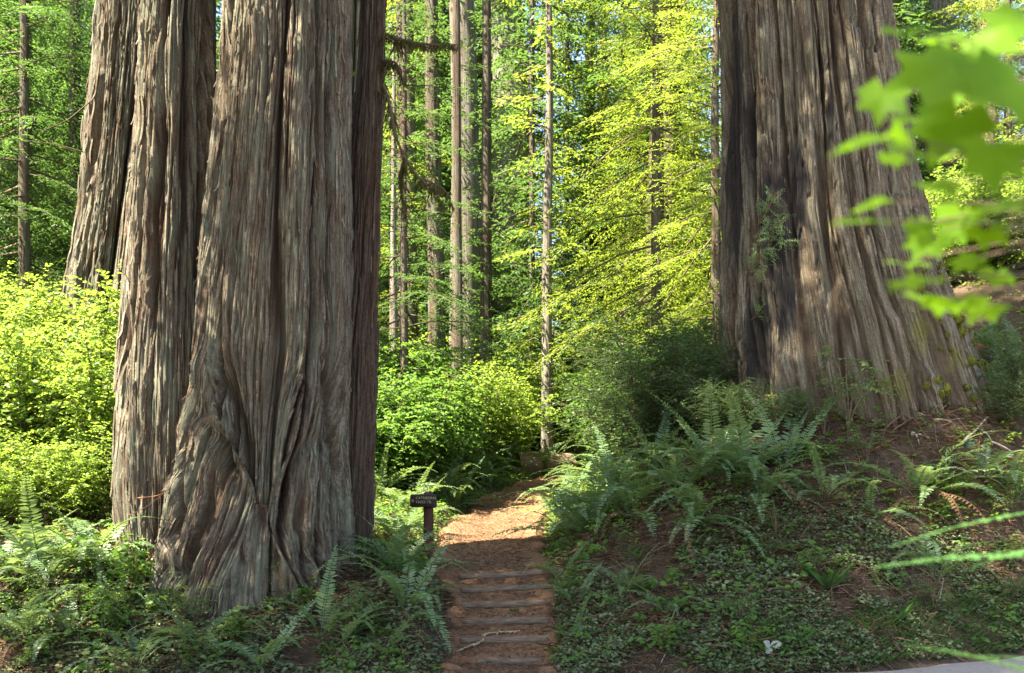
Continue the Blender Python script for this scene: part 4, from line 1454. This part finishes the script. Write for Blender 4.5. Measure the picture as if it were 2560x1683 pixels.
litter('needle_litter', 'reddish needles and twig bits strewn over the trail', 16000, (-1.6, 3), (11, 24), lambda x, y, px: (np.abs(x - tx(y)) < (tw(y) + .1)) & (rng.random(len(x)) < 14 / y - .3), .06, .008, M_LITTER, .006, True)
litter('twig_litter', 'dead twigs and brown needles strewn over the banks', 34000, (-7, 8.5), (11.2, 17), lambda x, y, px: off_trail(x, y, 0) & inroad(x, y), .17, .012, M_LITTER, .05)

litter('dead_fern_litter', 'brown broken fern pieces and bark chips lying over the banks', 5200, (-7, 8.5), (11.3, 16.5), lambda x, y, px: off_trail(x, y, 0) & inroad(x, y) & patchy(x, y, -.1, 3.), .26, .03, M_FERN_D, .06)
gg = Geo()
c = scatter(2600, (1.5, 8), (11.2, 14), lambda x, y, px: inroad(x, y) & off_trail(x, y, .3) & (px < 2650) & ((y - road_edge(x) < .75 * (sstep(1, 4, x) + .1)) & (rng.random(len(x)) < .25 + .75 * sstep(2.5, 4.5, x)) | patchy(x, y, .62, 9.)))
z = ground(c[:, 0], c[:, 1])
n = len(c)
az = rng.uniform(0, 2 * PI, n)
for sgm in range(1):
    D = np.c_[np.cos(az) * .5, np.sin(az) * .5, np.ones(n)]
    Ls = rng.uniform(.06, .22, n)
    gg.leaves(np.c_[c, z - .01], D, np.c_[np.cos(az), np.sin(az), -.3 * np.ones(n)], Ls, .006, 'oval', None, 0, .1, -.45)
tag(obj('grass', gg.mesh('grass', M_GRASS)), 'thin green grass along the road edge at lower right', 'grass', kind='stuff')


gt = Geo()
for kk in range(1100):
    right = kk % 3 < 2
    x = rng.uniform(.6, 7.4) if right else rng.uniform(-6.5, -1.0)
    y = rng.uniform(11.6, 16) if right else rng.uniform(11.2, 14)
    if abs(x - float(tx(y))) < float(tw(y)) + .15 or y < float(road_edge(x)) + .15:
        continue
    az = rng.uniform(0, 2 * PI); L = rng.uniform(.2, .85); bow = rng.uniform(.03, .2)
    u = np.linspace(0, 1, 6)
    q = np.c_[x + np.cos(az) * L * (u - .5) + .05 * np.sin(u * 5 + kk), y + np.sin(az) * L * (u - .5) * .7, u * 0]
    q[:, 2] = ground(q[:, 0], q[:, 1]) + .015 + bow * np.sin(u * PI) * L
    gt.tube(q, np.linspace(.0045, .002, 6) * rng.uniform(.7, 1.6), 3, rng.random(), 0, False)
tag(obj('dead_stems', gt.mesh('dead_stems', M_LITTER)), 'tangle of thin dead stems arching over both banks', 'dead stems', kind='stuff')


def grass_tuft(px, py, n, L, label):
    p = hit(px, py)
    g = Geo()
    r = np.random.default_rng(int(px))
    az = r.uniform(0, 2 * PI, n)
    B = np.c_[.02 * r.normal(size=(n, 2)), np.zeros(n)]
    g.leaves(B, np.c_[np.cos(az) * .45, np.sin(az) * .45, np.ones(n)], np.c_[np.cos(az), np.sin(az), -.3 * np.ones(n)], L * r.uniform(.5, 1.1, n), .012, 'oval', r.random(n), 0, .1, -.4)
    tag(obj('grass_tuft', g.mesh('grass_tuft', M_GRASS), None, p), label, 'grass')


for a in [(2070, 1480, 34, .5, 'tall grass tuft in the middle of the right bank'), (1730, 1370, 12, .32, 'few grass blades below the large ferns of the right bank'),
          (2000, 1620, 24, .32, 'grass tuft near the bottom behind the pale dead leaves'), (2240, 1560, 22, .32, 'grass tuft at the foot of the right bank near the road'),
          (2420, 1520, 18, .3, 'grass tuft low on the right bank beside the bleached stick'), (1830, 1540, 10, .3, 'thin grass tuft low on the right bank left of the pale dead leaves')]:
    grass_tuft(*a)

# ------------------------------------------------------------------ small plants
for px, py, kind, s, v, name, lab in [
        (625, 1400, 'sprig', 1.05, 0, 'huckleberry_sprig', 'leafy sprig growing against the folded foot of the twin redwood'),
        (560, 1460, 'sprig', .8, 1, 'huckleberry_sprig', 'low sprig at the front root of the twin redwood'),
        (690, 1490, 'sprig', .7, 0, 'huckleberry_sprig', 'sprig among the right roots of the twin redwood'),
        (330, 1480, 'salal', 1.3, 0, 'salal_plant', 'broad-leaved plant at the left root of the twin redwood'),
        (250, 1440, 'salal', 1.3, 1, 'salal_plant', 'broad-leaved plant between sunlit ferns and the twin redwood'),
        (2120, 1090, 'sprig', 1.7, 1, 'huckleberry_sprig', 'tall thin sprig in front of the flared redwood'),
        (2060, 1100, 'sprig', 1.1, 0, 'huckleberry_sprig', 'bushy sprig at the foot of the flared redwood'),
        (1920, 1110, 'sprig', 1.2, 1, 'huckleberry_sprig', 'bright sprig at the left foot of the flared redwood'),
        (1860, 1090, 'huck', .42, 0, 'huckleberry_bush', 'low bush spilling in front of the left foot of the flared redwood'),
        (1980, 1080, 'huck', .34, 1, 'huckleberry_bush', 'small low bush before the middle of the flared redwood'),
        (1780, 1100, 'huck', .55, 1, 'huckleberry_bush', 'low bush between the dark clump and the flared redwood'),
        (2520, 1080, 'huck', .5, 0, 'huckleberry_bush', 'bush at the right edge above the root debris'),
        (2560, 1030, 'huck', .6, 1, 'huckleberry_bush', 'bush at the right edge beside the foot of the flared redwood'),
        (1940, 1350, 'sprig', .8, 0, 'huckleberry_sprig', 'sprig in the middle of the right bank below the ferns'),
        (2170, 1170, 'sprig', .9, 1, 'huckleberry_sprig', 'sprig under the right roots of the flared redwood'),
        (1420, 1480, 'salal', .5, 1, 'salal_plant', 'small leafy plant at the right end of the fifth step'),
        (1410, 1600, 'salal', .45, 0, 'salal_plant', 'small leafy plant right of the lower steps'),
        (1400, 1640, 'salal', .4, 1, 'salal_plant', 'little plant right of the lowest step'),
        (300, 1580, 'salal', .8, 0, 'salal_plant', 'low leafy plant in front of the left root of the twin redwood'),
        (420, 1540, 'salal', .7, 1, 'salal_plant', 'low leafy plant left of the big arching fern'),
        (90, 1660, 'salal', .8, 0, 'salal_plant', 'low leafy plant at the bottom left corner'),
        (930, 1560, 'salal', .6, 1, 'salal_plant', 'low leafy plant in the cover left of the steps'),
        (1280, 1515, 'salal', .16, 0, 'salal_plant', 'tiny seedling on the tread below the third step from the top')]:
    p = hit(px, py)
    if 'tiny' in lab:
        p = Vector((p.x, 13.1, float(tz_step(np.array(13.1)))))
    shrub(name, lab, p, kind, s, 'small plants', v, 'plant')

rk = random.Random(21)
k = 0
while k < 46:
    right = k % 3 < 2
    px = rk.uniform(1420, 2540) if right else rk.uniform(20, 980)
    py = rk.uniform(1130, 1640) if right else rk.uniform(1520, 1670)
    p = hit(px, py)
    if p.y < float(road_edge(p.x)) + .2 or abs(p.x - float(tx(p.y))) < float(tw(p.y)) + .25:
        continue
    kind = rk.choice(['sprig', 'sprig', 'salal'])
    lab = ('little twiggy sprig' if kind == 'sprig' else 'little broad-leaved plant') + (' in the cover of the right bank' if right else ' in the cover before the twin redwood')
    shrub('huckleberry_sprig' if kind == 'sprig' else 'salal_plant', lab, p, kind, rk.uniform(.35, .8), 'little plants of the banks', rk.randrange(4), 'plant')
    k += 1

# ------------------------------------------------------------------ fallen things
def stick(pts, rad, mat, label, name='fallen_stick', cat='stick'):
    g = Geo()
    g.tube(pts, np.linspace(rad, rad * .4, len(pts)), 5, .5)
    return tag(obj(name, g.mesh(name, mat, True)), label, cat, 'fallen sticks')


def on_ground(lst, dz=.02):
    out = []
    for a in lst:
        v = hit(*a); out.append((v.x, v.y, v.z + dz))
    # resample
    out = np.array(out); t = np.linspace(0, 1, len(out)); u = np.linspace(0, 1, 12)
    q = np.stack([np.interp(u, t, out[:, k]) for k in range(3)], 1)
    q[:, 2] = np.maximum(q[:, 2], ground(q[:, 0], q[:, 1]) + dz * .6) + .012 * np.sin(u * 9)
    return q


stick(on_ground([(2500, 1500), (2555, 1478)], .05), .016, M_STICK, 'short bleached stick low on the right bank near the edge')
stick(on_ground([(1770, 1270), (1790, 1350), (1830, 1420)], .03), .012, M_STICK, 'thin curved bare stem hanging below the ferns of the right bank')
stick(on_ground([(2290, 1380), (2360, 1450), (2345, 1530)], .03), .013, M_STICK, 'pale bent stem beside the greyish blue fern')
stick(on_ground([(1660, 1560), (1675, 1620), (1650, 1670)], .02), .010, M_STICK, 'thin curved twig at the bottom of the right bank')
stick(on_ground([(1850, 1630), (1890, 1665), (1915, 1683)], .02), .010, M_STICK, 'pale twig beside the pale dead leaves')
stick(on_ground([(300, 1560), (380, 1545)], .03), .012, M_TWIG, 'dark twig before the left root of the twin redwood')
stick(on_ground([(2405, 1130), (2470, 1060)], .10), .022, M_STICK, 'pale broken branch leaning on the root debris', 'fallen_branch')

# bleached dead frond across the lower steps
p0, p1 = Vector((-.66, 12.14, 0)), Vector((.10, 12.62, 0))
g = Geo()
u = np.linspace(0, 1, 26)
cxy = np.c_[p0.x + (p1.x - p0.x) * u, p0.y + (p1.y - p0.y) * u + .10 * np.sin(u * PI * 1.2) - .03]
cz = tz_step(cxy[:, 1])
for _ in range(2):
    cz = np.convolve(np.pad(np.maximum(cz, tz_step(cxy[:, 1])), 1, 'edge'), [.25, .5, .25], 'valid')
cl = np.c_[cxy, np.maximum(cz, tz_step(cxy[:, 1])) + .03]
g.tube(cl, np.linspace(.003, .006, 26), 4, .8)
uu = np.linspace(.02, .93, 46)
pp = np.stack([np.interp(uu, u, cl[:, k]) for k in range(3)], 1)
dd = unit(np.stack([np.interp(uu, u, np.gradient(cl[:, k])) for k in range(3)], 1))
sd = unit(np.cross(dd, [0, 0, 1.]))
for sg in (-1, 1):
    g.leaves(pp, sd * sg * .8 - dd * .7 + rng.normal(size=(46, 3)) * .25, np.array([0, 0, 1.]) + rng.normal(size=(46, 3)) * .5, .055 * np.minimum(1, uu * 3.5) * rng.uniform(.7, 1.2, 46), .022, 'oval', None, 0, .2, .1)
tag(obj('dead_frond', g.mesh('dead_frond', M_FERN_P)), 'dry straw-coloured fern frond lying across the lower log steps', 'frond')

# pale three-part leaf near the bottom
p = hit(1925, 1640)
t = thing('dead_leaf', 'pale whitish three-part dead leaf lying near the bottom of the right bank', 'leaf', (p.x, p.y, p.z + .10))
for az, L in ((.3, .14), (2.4, .12), (4.3, .13)):
    g = Geo()
    g.leaves([(0, 0, 0)], [(math.cos(az), -.5 * abs(math.sin(az)) - .2, math.sin(az) * .75)], [(0, -1, .35)], L, L * .72, 'oval', .5, 0, .1, .1)
    obj('leaflet', g.mesh('leaflet', M_PALELEAF), t)

# cut log at the bend
p = hit(1395, 1196)
t = thing('cut_log', 'pale weathered cut log lying at the bend of the trail', 'log', (p.x - .1, p.y + .1, p.z + .33), None, .45)
n_, m_ = 22, 22
x = np.linspace(-1.1, .5, n_); a = np.arange(m_) / m_ * 2 * PI
Xg, Ag = np.meshgrid(x, a, indexing='ij')
Pn = np.stack([Xg.ravel(), np.cos(Ag).ravel(), np.sin(Ag).ravel()], 1)
rd = .30 * (1 + .10 * noise(Pn, (.8, 2, 2), 3.) + .06 * noise(Pn, (2, 6, 6), 5.)).reshape(Xg.shape)
V = np.stack([Xg.ravel(), (rd * np.cos(Ag)).ravel(), (rd * np.sin(Ag)).ravel()], 1)
i, j = np.meshgrid(np.arange(n_ - 1), np.arange(m_), indexing='ij')
q = np.stack([i * m_ + j, i * m_ + (j + 1) % m_, (i + 1) * m_ + (j + 1) % m_, (i + 1) * m_ + j], -1).reshape(-1, 4)
obj('log_body', mk_mesh('log_body', V, [q], M_CUT, None, True), t)
cap = np.concatenate([[[.5, 0, 0]], V[-m_:]])
obj('cut_end', mk_mesh('cut_end', cap, [np.array([(0, 1 + k, 1 + (k + 1) % m_) for k in range(m_)])], M_LOG), t)

# fallen rotten log on the slope at right
p = hit(2440, 900, 18.6)
lg = log_mesh(3.2, .24, 71.)
lg.materials.clear(); lg.materials.append(M_REDTWIG)
o = obj('fallen_log', lg, None, (p.x + .6, p.y + .6, p.z + .15), (0, .12, .35))
tag(o, 'rotten reddish log lying on the slope behind the flared redwood', 'log')

# ------------------------------------------------------------------ parts on the great trunks
def surf(sil, Y, depth, px, py, out=0.0):
    s = np.array(sil, float)
    l_ = np.interp(py, s[:, 0], s[:, 1]); r_ = np.interp(py, s[:, 0], s[:, 2])
    c_, a_ = (l_ + r_) / 2, (r_ - l_) / 2
    k = np.clip((px - c_) / a_, -.98, .98)
    am = a_ * .4 / F * Y
    nx, ny = k, -math.sqrt(1 - k * k)
    y = Y + am * depth * ny
    x = (c_ * .4 - 512) / F * Y + am * k
    z = EYE + (HZ - py * .4) / F * y
    return Vector((x + nx * out, y + ny * out, z)), Vector((nx, ny, 0))


def tuft_mesh(seed):
    g = Geo()
    r = np.random.default_rng(seed)
    n = 150
    d = unit(r.normal(size=(n, 3)))
    g.leaves(d * .55 * r.uniform(.5, 1, n)[:, None], d + r.normal(size=(n, 3)) * .5, r.normal(size=(n, 3)), .5, .28, 'diamond', None, 0)
    u_, v_ = np.meshgrid(np.linspace(0, PI, 7), np.arange(10) / 10 * 2 * PI, indexing='ij')
    S = np.stack([np.sin(u_) * np.cos(v_), np.sin(u_) * np.sin(v_), np.cos(u_)], -1).reshape(-1, 3)
    S *= (.7 + .25 * noise(S, (2, 2, 2), seed))[:, None]
    i, j = np.meshgrid(np.arange(6), np.arange(10), indexing='ij')
    g.add(S, [np.stack([i * 10 + j, i * 10 + (j + 1) % 10, (i + 1) * 10 + (j + 1) % 10, (i + 1) * 10 + j], -1).reshape(-1, 4)])
    return g.mesh('moss_tuft', M_MOSS)


TUFT = [tuft_mesh(k) for k in (81, 82, 83)]


def child(name, me, parent, loc, rot=(0, 0, 0), s=1.0):
    return obj(name, me, parent, Vector(loc) - parent.location, rot, s)


rm = random.Random(4)
for px, py, s in [(2268, 600, .10), (2262, 622, .07), (2300, 622, .09), (2302, 640, .12), (2276, 660, .10), (2316, 670, .09), (2270, 697, .10), (2290, 680, .06), (2285, 780, .13), (2300, 800, .14), (2270, 795, .08),
                  (2340, 772, .09), (2345, 745, .07), (2310, 830, .10), (2325, 905, .10), (2385, 920, .12), (2395, 935, .08), (2240, 975, .11), (2230, 985, .08), (2222, 950, .10), (2195, 965, .06), (2300, 970, .07),
                  (2350, 830, .06), (2270, 505, .05), (2282, 530, .05), (2360, 860, .07)] + [(lambda q: (2200 + 190 * q[0] + 90 * (q[1] - .3), 640 + 370 * q[1], .035 + .05 * q[2]))((rm.random(), rm.random(), rm.random())) for _ in range(30)]:
    v, nn = surf(R_SIL, 17.6, .95, px, py, .07)
    child('moss_tuft', rm.choice(TUFT), rtree, v, (rm.random() * 6, rm.random() * 6, rm.random() * 6), (s * 1.2, s * .9, s * 1.3))
for px, py, s in [(466, 970, .07), (466, 1000, .06), (464, 1045, .07), (452, 1340, .09), (446, 1365, .08)]:
    v, nn = surf(C_SIL, 13.7, .85, px, py, .06)
    child('moss_tuft', rm.choice(TUFT), twin, v, (rm.random() * 6, rm.random() * 6, 0), (s * .8, s * .7, s))

# sprouts on the flared redwood, roots and debris at its foot
for px, py, s in [(1860, 570, .62), (1880, 640, .6), (1850, 690, .5), (1850, 800, .4)]:
    v, nn = surf(R_SIL, 17.6, .95, px, py, .02)
    child('sprout', SH['sprig'][rm.randrange(2)], rtree, v, (1.1, .2, rm.uniform(-.6, .6)), s * 1.4)
for k in range(16):
    px, py = rm.uniform(2240, 2480), rm.uniform(1020, 1110)
    a = np.array(hit(px, py)); b = np.array(hit(px + rm.uniform(-110, 80), py + rm.uniform(-10, 60)))
    m = (a + b) / 2 + np.array([0, -.03, rm.uniform(.03, .14)])
    g = Geo()
    u = np.linspace(0, 1, 8)[:, None]
    c_ = (1 - u) ** 2 * (a + [0, 0, .03]) + 2 * u * (1 - u) * m + u ** 2 * (b + [0, 0, .02])
    g.tube(c_, np.linspace(.018, .006, 8), 5)
    part('root', g.mesh('root', M_REDTWIG if k % 3 else M_STICK, True), rtree)

# limbs of the slim redwood
def limb(parent, pts, r0, moss=0, mat=M_TWIG, name='branch'):
    P_ = np.array([tuple(pt(a, b, c)) for a, b, c in pts])
    t_ = np.linspace(0, 1, len(P_)); u = np.linspace(0, 1, 18)
    q = np.stack([np.interp(u, t_, P_[:, k]) for k in range(3)], 1)
    for _ in range(2):
        q[1:-1] = (q[:-2] + q[2:] + 2 * q[1:-1]) / 4
    g = Geo()
    g.tube(q, np.linspace(r0, r0 * .3, 18), 6)
    o = part(name, g.mesh(name, mat, True), parent)
    if moss:
        gm = Geo()
        n = moss
        w = rng.random(n)
        B = np.stack([np.interp(w, u, q[:, k]) for k in range(3)], 1) + rng.normal(size=(n, 3)) * r0 * .6
        D = np.c_[rng.normal(size=(n, 2)) * .35, -np.ones(n)]
        L = rng.uniform(.04, .16, n) * (1 + 1.5 * (noise(np.c_[w * 9, w * 0, w * 0], off=2.) > .2))
        gm.leaves(B, D, rng.normal(size=(n, 3)), L, .014, 'diamond', None, 0)
        mo = part('hanging_moss', gm.mesh('hanging_moss', M_HANG), parent)
    return o


M_HANG = leaf_mat('hanging_moss', (.05, .05, .018), (.12, .11, .035), (.2, .18, .05), .9, .35, .1)
limb(slim, [(950, 80, 14.6), (1000, 100, 14.5), (1070, 112, 14.4), (1150, 112, 14.3)], .03, 420)
limb(slim, [(955, 150, 14.5), (990, 155, 14.4), (1012, 210, 14.3)], .025, 200)
limb(slim, [(950, 200, 14.6), (975, 250, 14.4), (985, 340, 14.3), (1030, 430, 14.2), (1090, 480, 14.2), (1110, 520, 14.2)], .028, 380)
limb(slim, [(1010, 400, 14.3), (1000, 470, 14.4), (1020, 560, 14.5)], .018, 200)
limb(slim, [(1040, 440, 14.3), (1110, 470, 14.1), (1135, 520, 14.1)], .014, 120)
limb(lit, [(230, 250, 19), (170, 300, 18.8), (100, 330, 18.6)], .014, 0)
limb(lit, [(208, 380, 19), (140, 360, 18.8), (60, 350, 18.6)], .012, 0)
# a thin reddish broken stem on the left trunk
limb(twin, [(345, 1245, 13.0), (395, 1240, 12.85), (425, 1220, 12.8), (432, 1200, 12.85)], .008, 0, M_REDTWIG, 'broken_stem')
limb(twin, [(320, 1290, 13.0), (370, 1265, 12.85), (425, 1220, 12.8)], .006, 0, M_REDTWIG, 'broken_stem')

# ------------------------------------------------------------------ near leaves at the right, out of focus
def maple_mesh(seed):
    r = np.random.default_rng(seed)
    lob = [(-150, .48), (-118, .46), (-88, .72), (-64, .58), (-42, .92), (-20, .66), (0, 1.0), (20, .66), (42, .92), (64, .58), (88, .72), (118, .46), (150, .48)]
    pts = [(0, 0)]
    rim = []
    for a, d in lob:
        a = math.radians(a + r.normal() * 3); d *= 1 + r.normal() * .05
        rim.append((d * math.cos(a), d * math.sin(a)))
    V = [(0, 0, 0)] + [(x, y, -.22 * (x * x + y * y) + .16 * abs(y) + .06 * r.normal()) for x, y in rim]
    n = len(rim)
    polys = [np.array([(0, 1 + k, 2 + k) for k in range(n - 1)])]
    return mk_mesh('leaf', np.array(V) * .6, polys, M_MAPLE, {'tint': np.full(n + 1, r.random())}, True)


MP = [maple_mesh(k) for k in (91, 92, 93)]
maple = thing('maple_sapling', 'bright green blurred maple leaves hanging at the right edge, close to the viewer', 'sapling', (1.55, 2.05, 0.0))
gs = Geo()
stem = np.array([(1.55, 2.05, -.1), (1.5, 2.05, .7), (1.42, 2.08, 1.5), (1.35, 2.1, 2.2), (1.25, 2.1, 2.8)])
gs.tube(stem, [.02, .017, .014, .010, .006], 6)
part('stem', gs.mesh('stem', M_TWIG, True), maple)
LEAVES = [  # px, py, size px, tip angle in the picture, tilt, roll, depth
    (2330, 190, 330, 190, 35, 0, 2.05), (2450, 110, 250, 150, 30, 20, 2.1), (2510, 250, 330, 215, 25, -15, 1.95), (2410, 330, 260, 235, 40, 20, 2.1), (2170, 345, 270, 178, 74, 5, 1.9),
    (2290, 390, 210, 205, 55, -20, 2.0), (2255, 235, 170, 250, 60, 40, 2.2), (2545, 420, 240, 265, 35, 10, 2.0), (2420, 470, 170, 300, 60, 0, 2.2), (2165, 555, 190, 190, 72, -8, 2.0),
    (2200, 505, 140, 160, 65, 10, 2.1), (2300, 700, 190, 186, 72, 8, 2.0), (2350, 610, 150, 220, 60, 20, 2.2), (2400, 770, 140, 240, 55, 0, 2.2), (2450, 650, 120, 200, 60, 20, 2.3),
    (2510, 600, 150, 250, 50, 0, 2.1), (2490, 770, 150, 220, 60, 15, 2.2), (2540, 700, 130, 250, 50, 0, 2.3), (2510, 520, 150, 190, 65, 0, 2.0), (2380, 90, 150, 120, 50, 0, 2.2), (2545, 60, 220, 200, 40, 0, 2.15), (2300, 300, 150, 220, 62, 0, 2.2)]
rl = random.Random(8)
for _ in range(20):
    LEAVES.append((rl.uniform(2270, 2560), rl.choice([rl.uniform(50, 420), rl.uniform(430, 860)]), rl.uniform(90, 190), rl.uniform(140, 300), rl.uniform(30, 75), rl.uniform(-30, 30), rl.uniform(1.9, 2.5)))
hub = []
for k, (px, py, s, ang, tilt, roll, Y) in enumerate(LEAVES):
    Y *= .75
    px -= 48
    c_ = pt(px, py, Y)
    size = s * .4 / F * Y
    th = math.radians(ang)
    # leaf frame: x towards the tip, z the face; start facing the viewer
    X_ = Vector((math.cos(th), 0, math.sin(th)))
    Z_ = Vector((0, -1, 0))
    Yv = Z_.cross(X_)
    M3 = Matrix((X_, Yv, Z_)).transposed().to_4x4()
    T_ = Matrix.Rotation(math.radians(tilt), 4, 'Y') if False else Matrix.Rotation(math.radians(tilt), 4, 'X')
    M3 = M3 @ Matrix.Rotation(math.radians(roll), 4, 'Y')
    # lean the face up to the sky
    Rw = Matrix.Rotation(-math.radians(tilt), 4, 'X')
    M4 = Matrix.Translation(c_ - maple.location - (Rw @ X_) * size * .35) @ Rw @ M3 @ Matrix.Scale(size * .95, 4)
    lf = obj('leaf', MP[k % 3], maple)
    lf.matrix_local = M4
    b_ = M4.translation + maple.location
    gs = Geo()
    zt = min(max(b_.z + .1, .8), 2.75)
    st = np.array([np.interp(zt, stem[:, 2], stem[:, j]) for j in range(3)])
    e_ = np.array(b_)
    md = (st + e_) / 2 + np.array([0, 0.02, .05])
    u = np.linspace(0, 1, 7)[:, None]
    gs.tube((1 - u) ** 2 * st + 2 * u * (1 - u) * md + u ** 2 * e_, np.linspace(.004, .0012, 7), 4)
    part('twig', gs.mesh('twig', M_TWIG, True), maple)

sap = thing('redwood_sapling', 'blurred dark green feathery sprays at the lower right edge, close to the viewer', 'sapling', (1.72, 2.7, 0.0))
gs = Geo()
gs.tube(np.array([(1.72, 2.7, -.1), (1.7, 2.7, .6), (1.72, 2.72, 1.2), (1.7, 2.7, 1.9)]), [.015, .012, .01, .006], 6)
part('stem', gs.mesh('stem', M_TWIG, True), sap)
M_SAP = leaf_mat('sapling_needles', (.035, .10, .03), (.065, .15, .04), (.10, .27, .04), .5, .4, .3)
SPR = [frond_mesh('spray', .05, .25, M_SAP, 95, 40, .05, .05), frond_mesh('spray', -.05, .2, M_SAP, 96, 40, .045, .05)]
for (tx_, ty_), (bx_, by_), Y in [((2185, 1350), (2640, 1390), 2.6), ((2215, 1300), (2650, 1270), 2.75), ((2265, 1548), (2640, 1700), 2.5), ((2420, 1600), (2640, 1660), 2.55), ((2400, 1410), (2660, 1360), 2.65)]:
    a = pt(bx_, by_, Y); b = pt(tx_, ty_, Y - .1)
    d = b - a
    az = math.atan2(d.y, d.x); el = math.atan2(d.z, math.hypot(d.x, d.y))
    child('spray', SPR[rl.randrange(2)], sap, a, (rl.uniform(-.3, .3), -el, az), d.length)

# things that share a label are told apart by their place
ORDW = ['leftmost', 'second from left', 'third from left', 'fourth from left', 'fifth from left', 'sixth from left', 'seventh from left', 'eighth from left', 'ninth from left', 'tenth from left', 'eleventh from left', 'twelfth from left',
        'thirteenth from left', 'fourteenth from left', 'fifteenth from left']
bylab = {}
for o in bpy.data.objects:
    if o.parent is None and 'category' in o and o.get('kind') is None:
        bylab.setdefault(o['label'], []).append(o)
for lab, os_ in bylab.items():
    n = len(os_)
    if n < 2:
        continue
    os_.sort(key=lambda o: o.location.y)
    rows = ['only'] if n <= 4 else (['front', 'back'] if n <= 12 else ['front', 'middle', 'back'])
    m = math.ceil(n / len(rows))
    for i, rn in enumerate(rows):
        g_ = sorted(os_[i * m:(i + 1) * m], key=lambda o: o.location.x / o.location.y)
        for j, o in enumerate(g_):
            o['label'] = lab + ', ' + ('' if rn == 'only' else rn + ' row ') + ORDW[min(j, len(ORDW) - 1)]
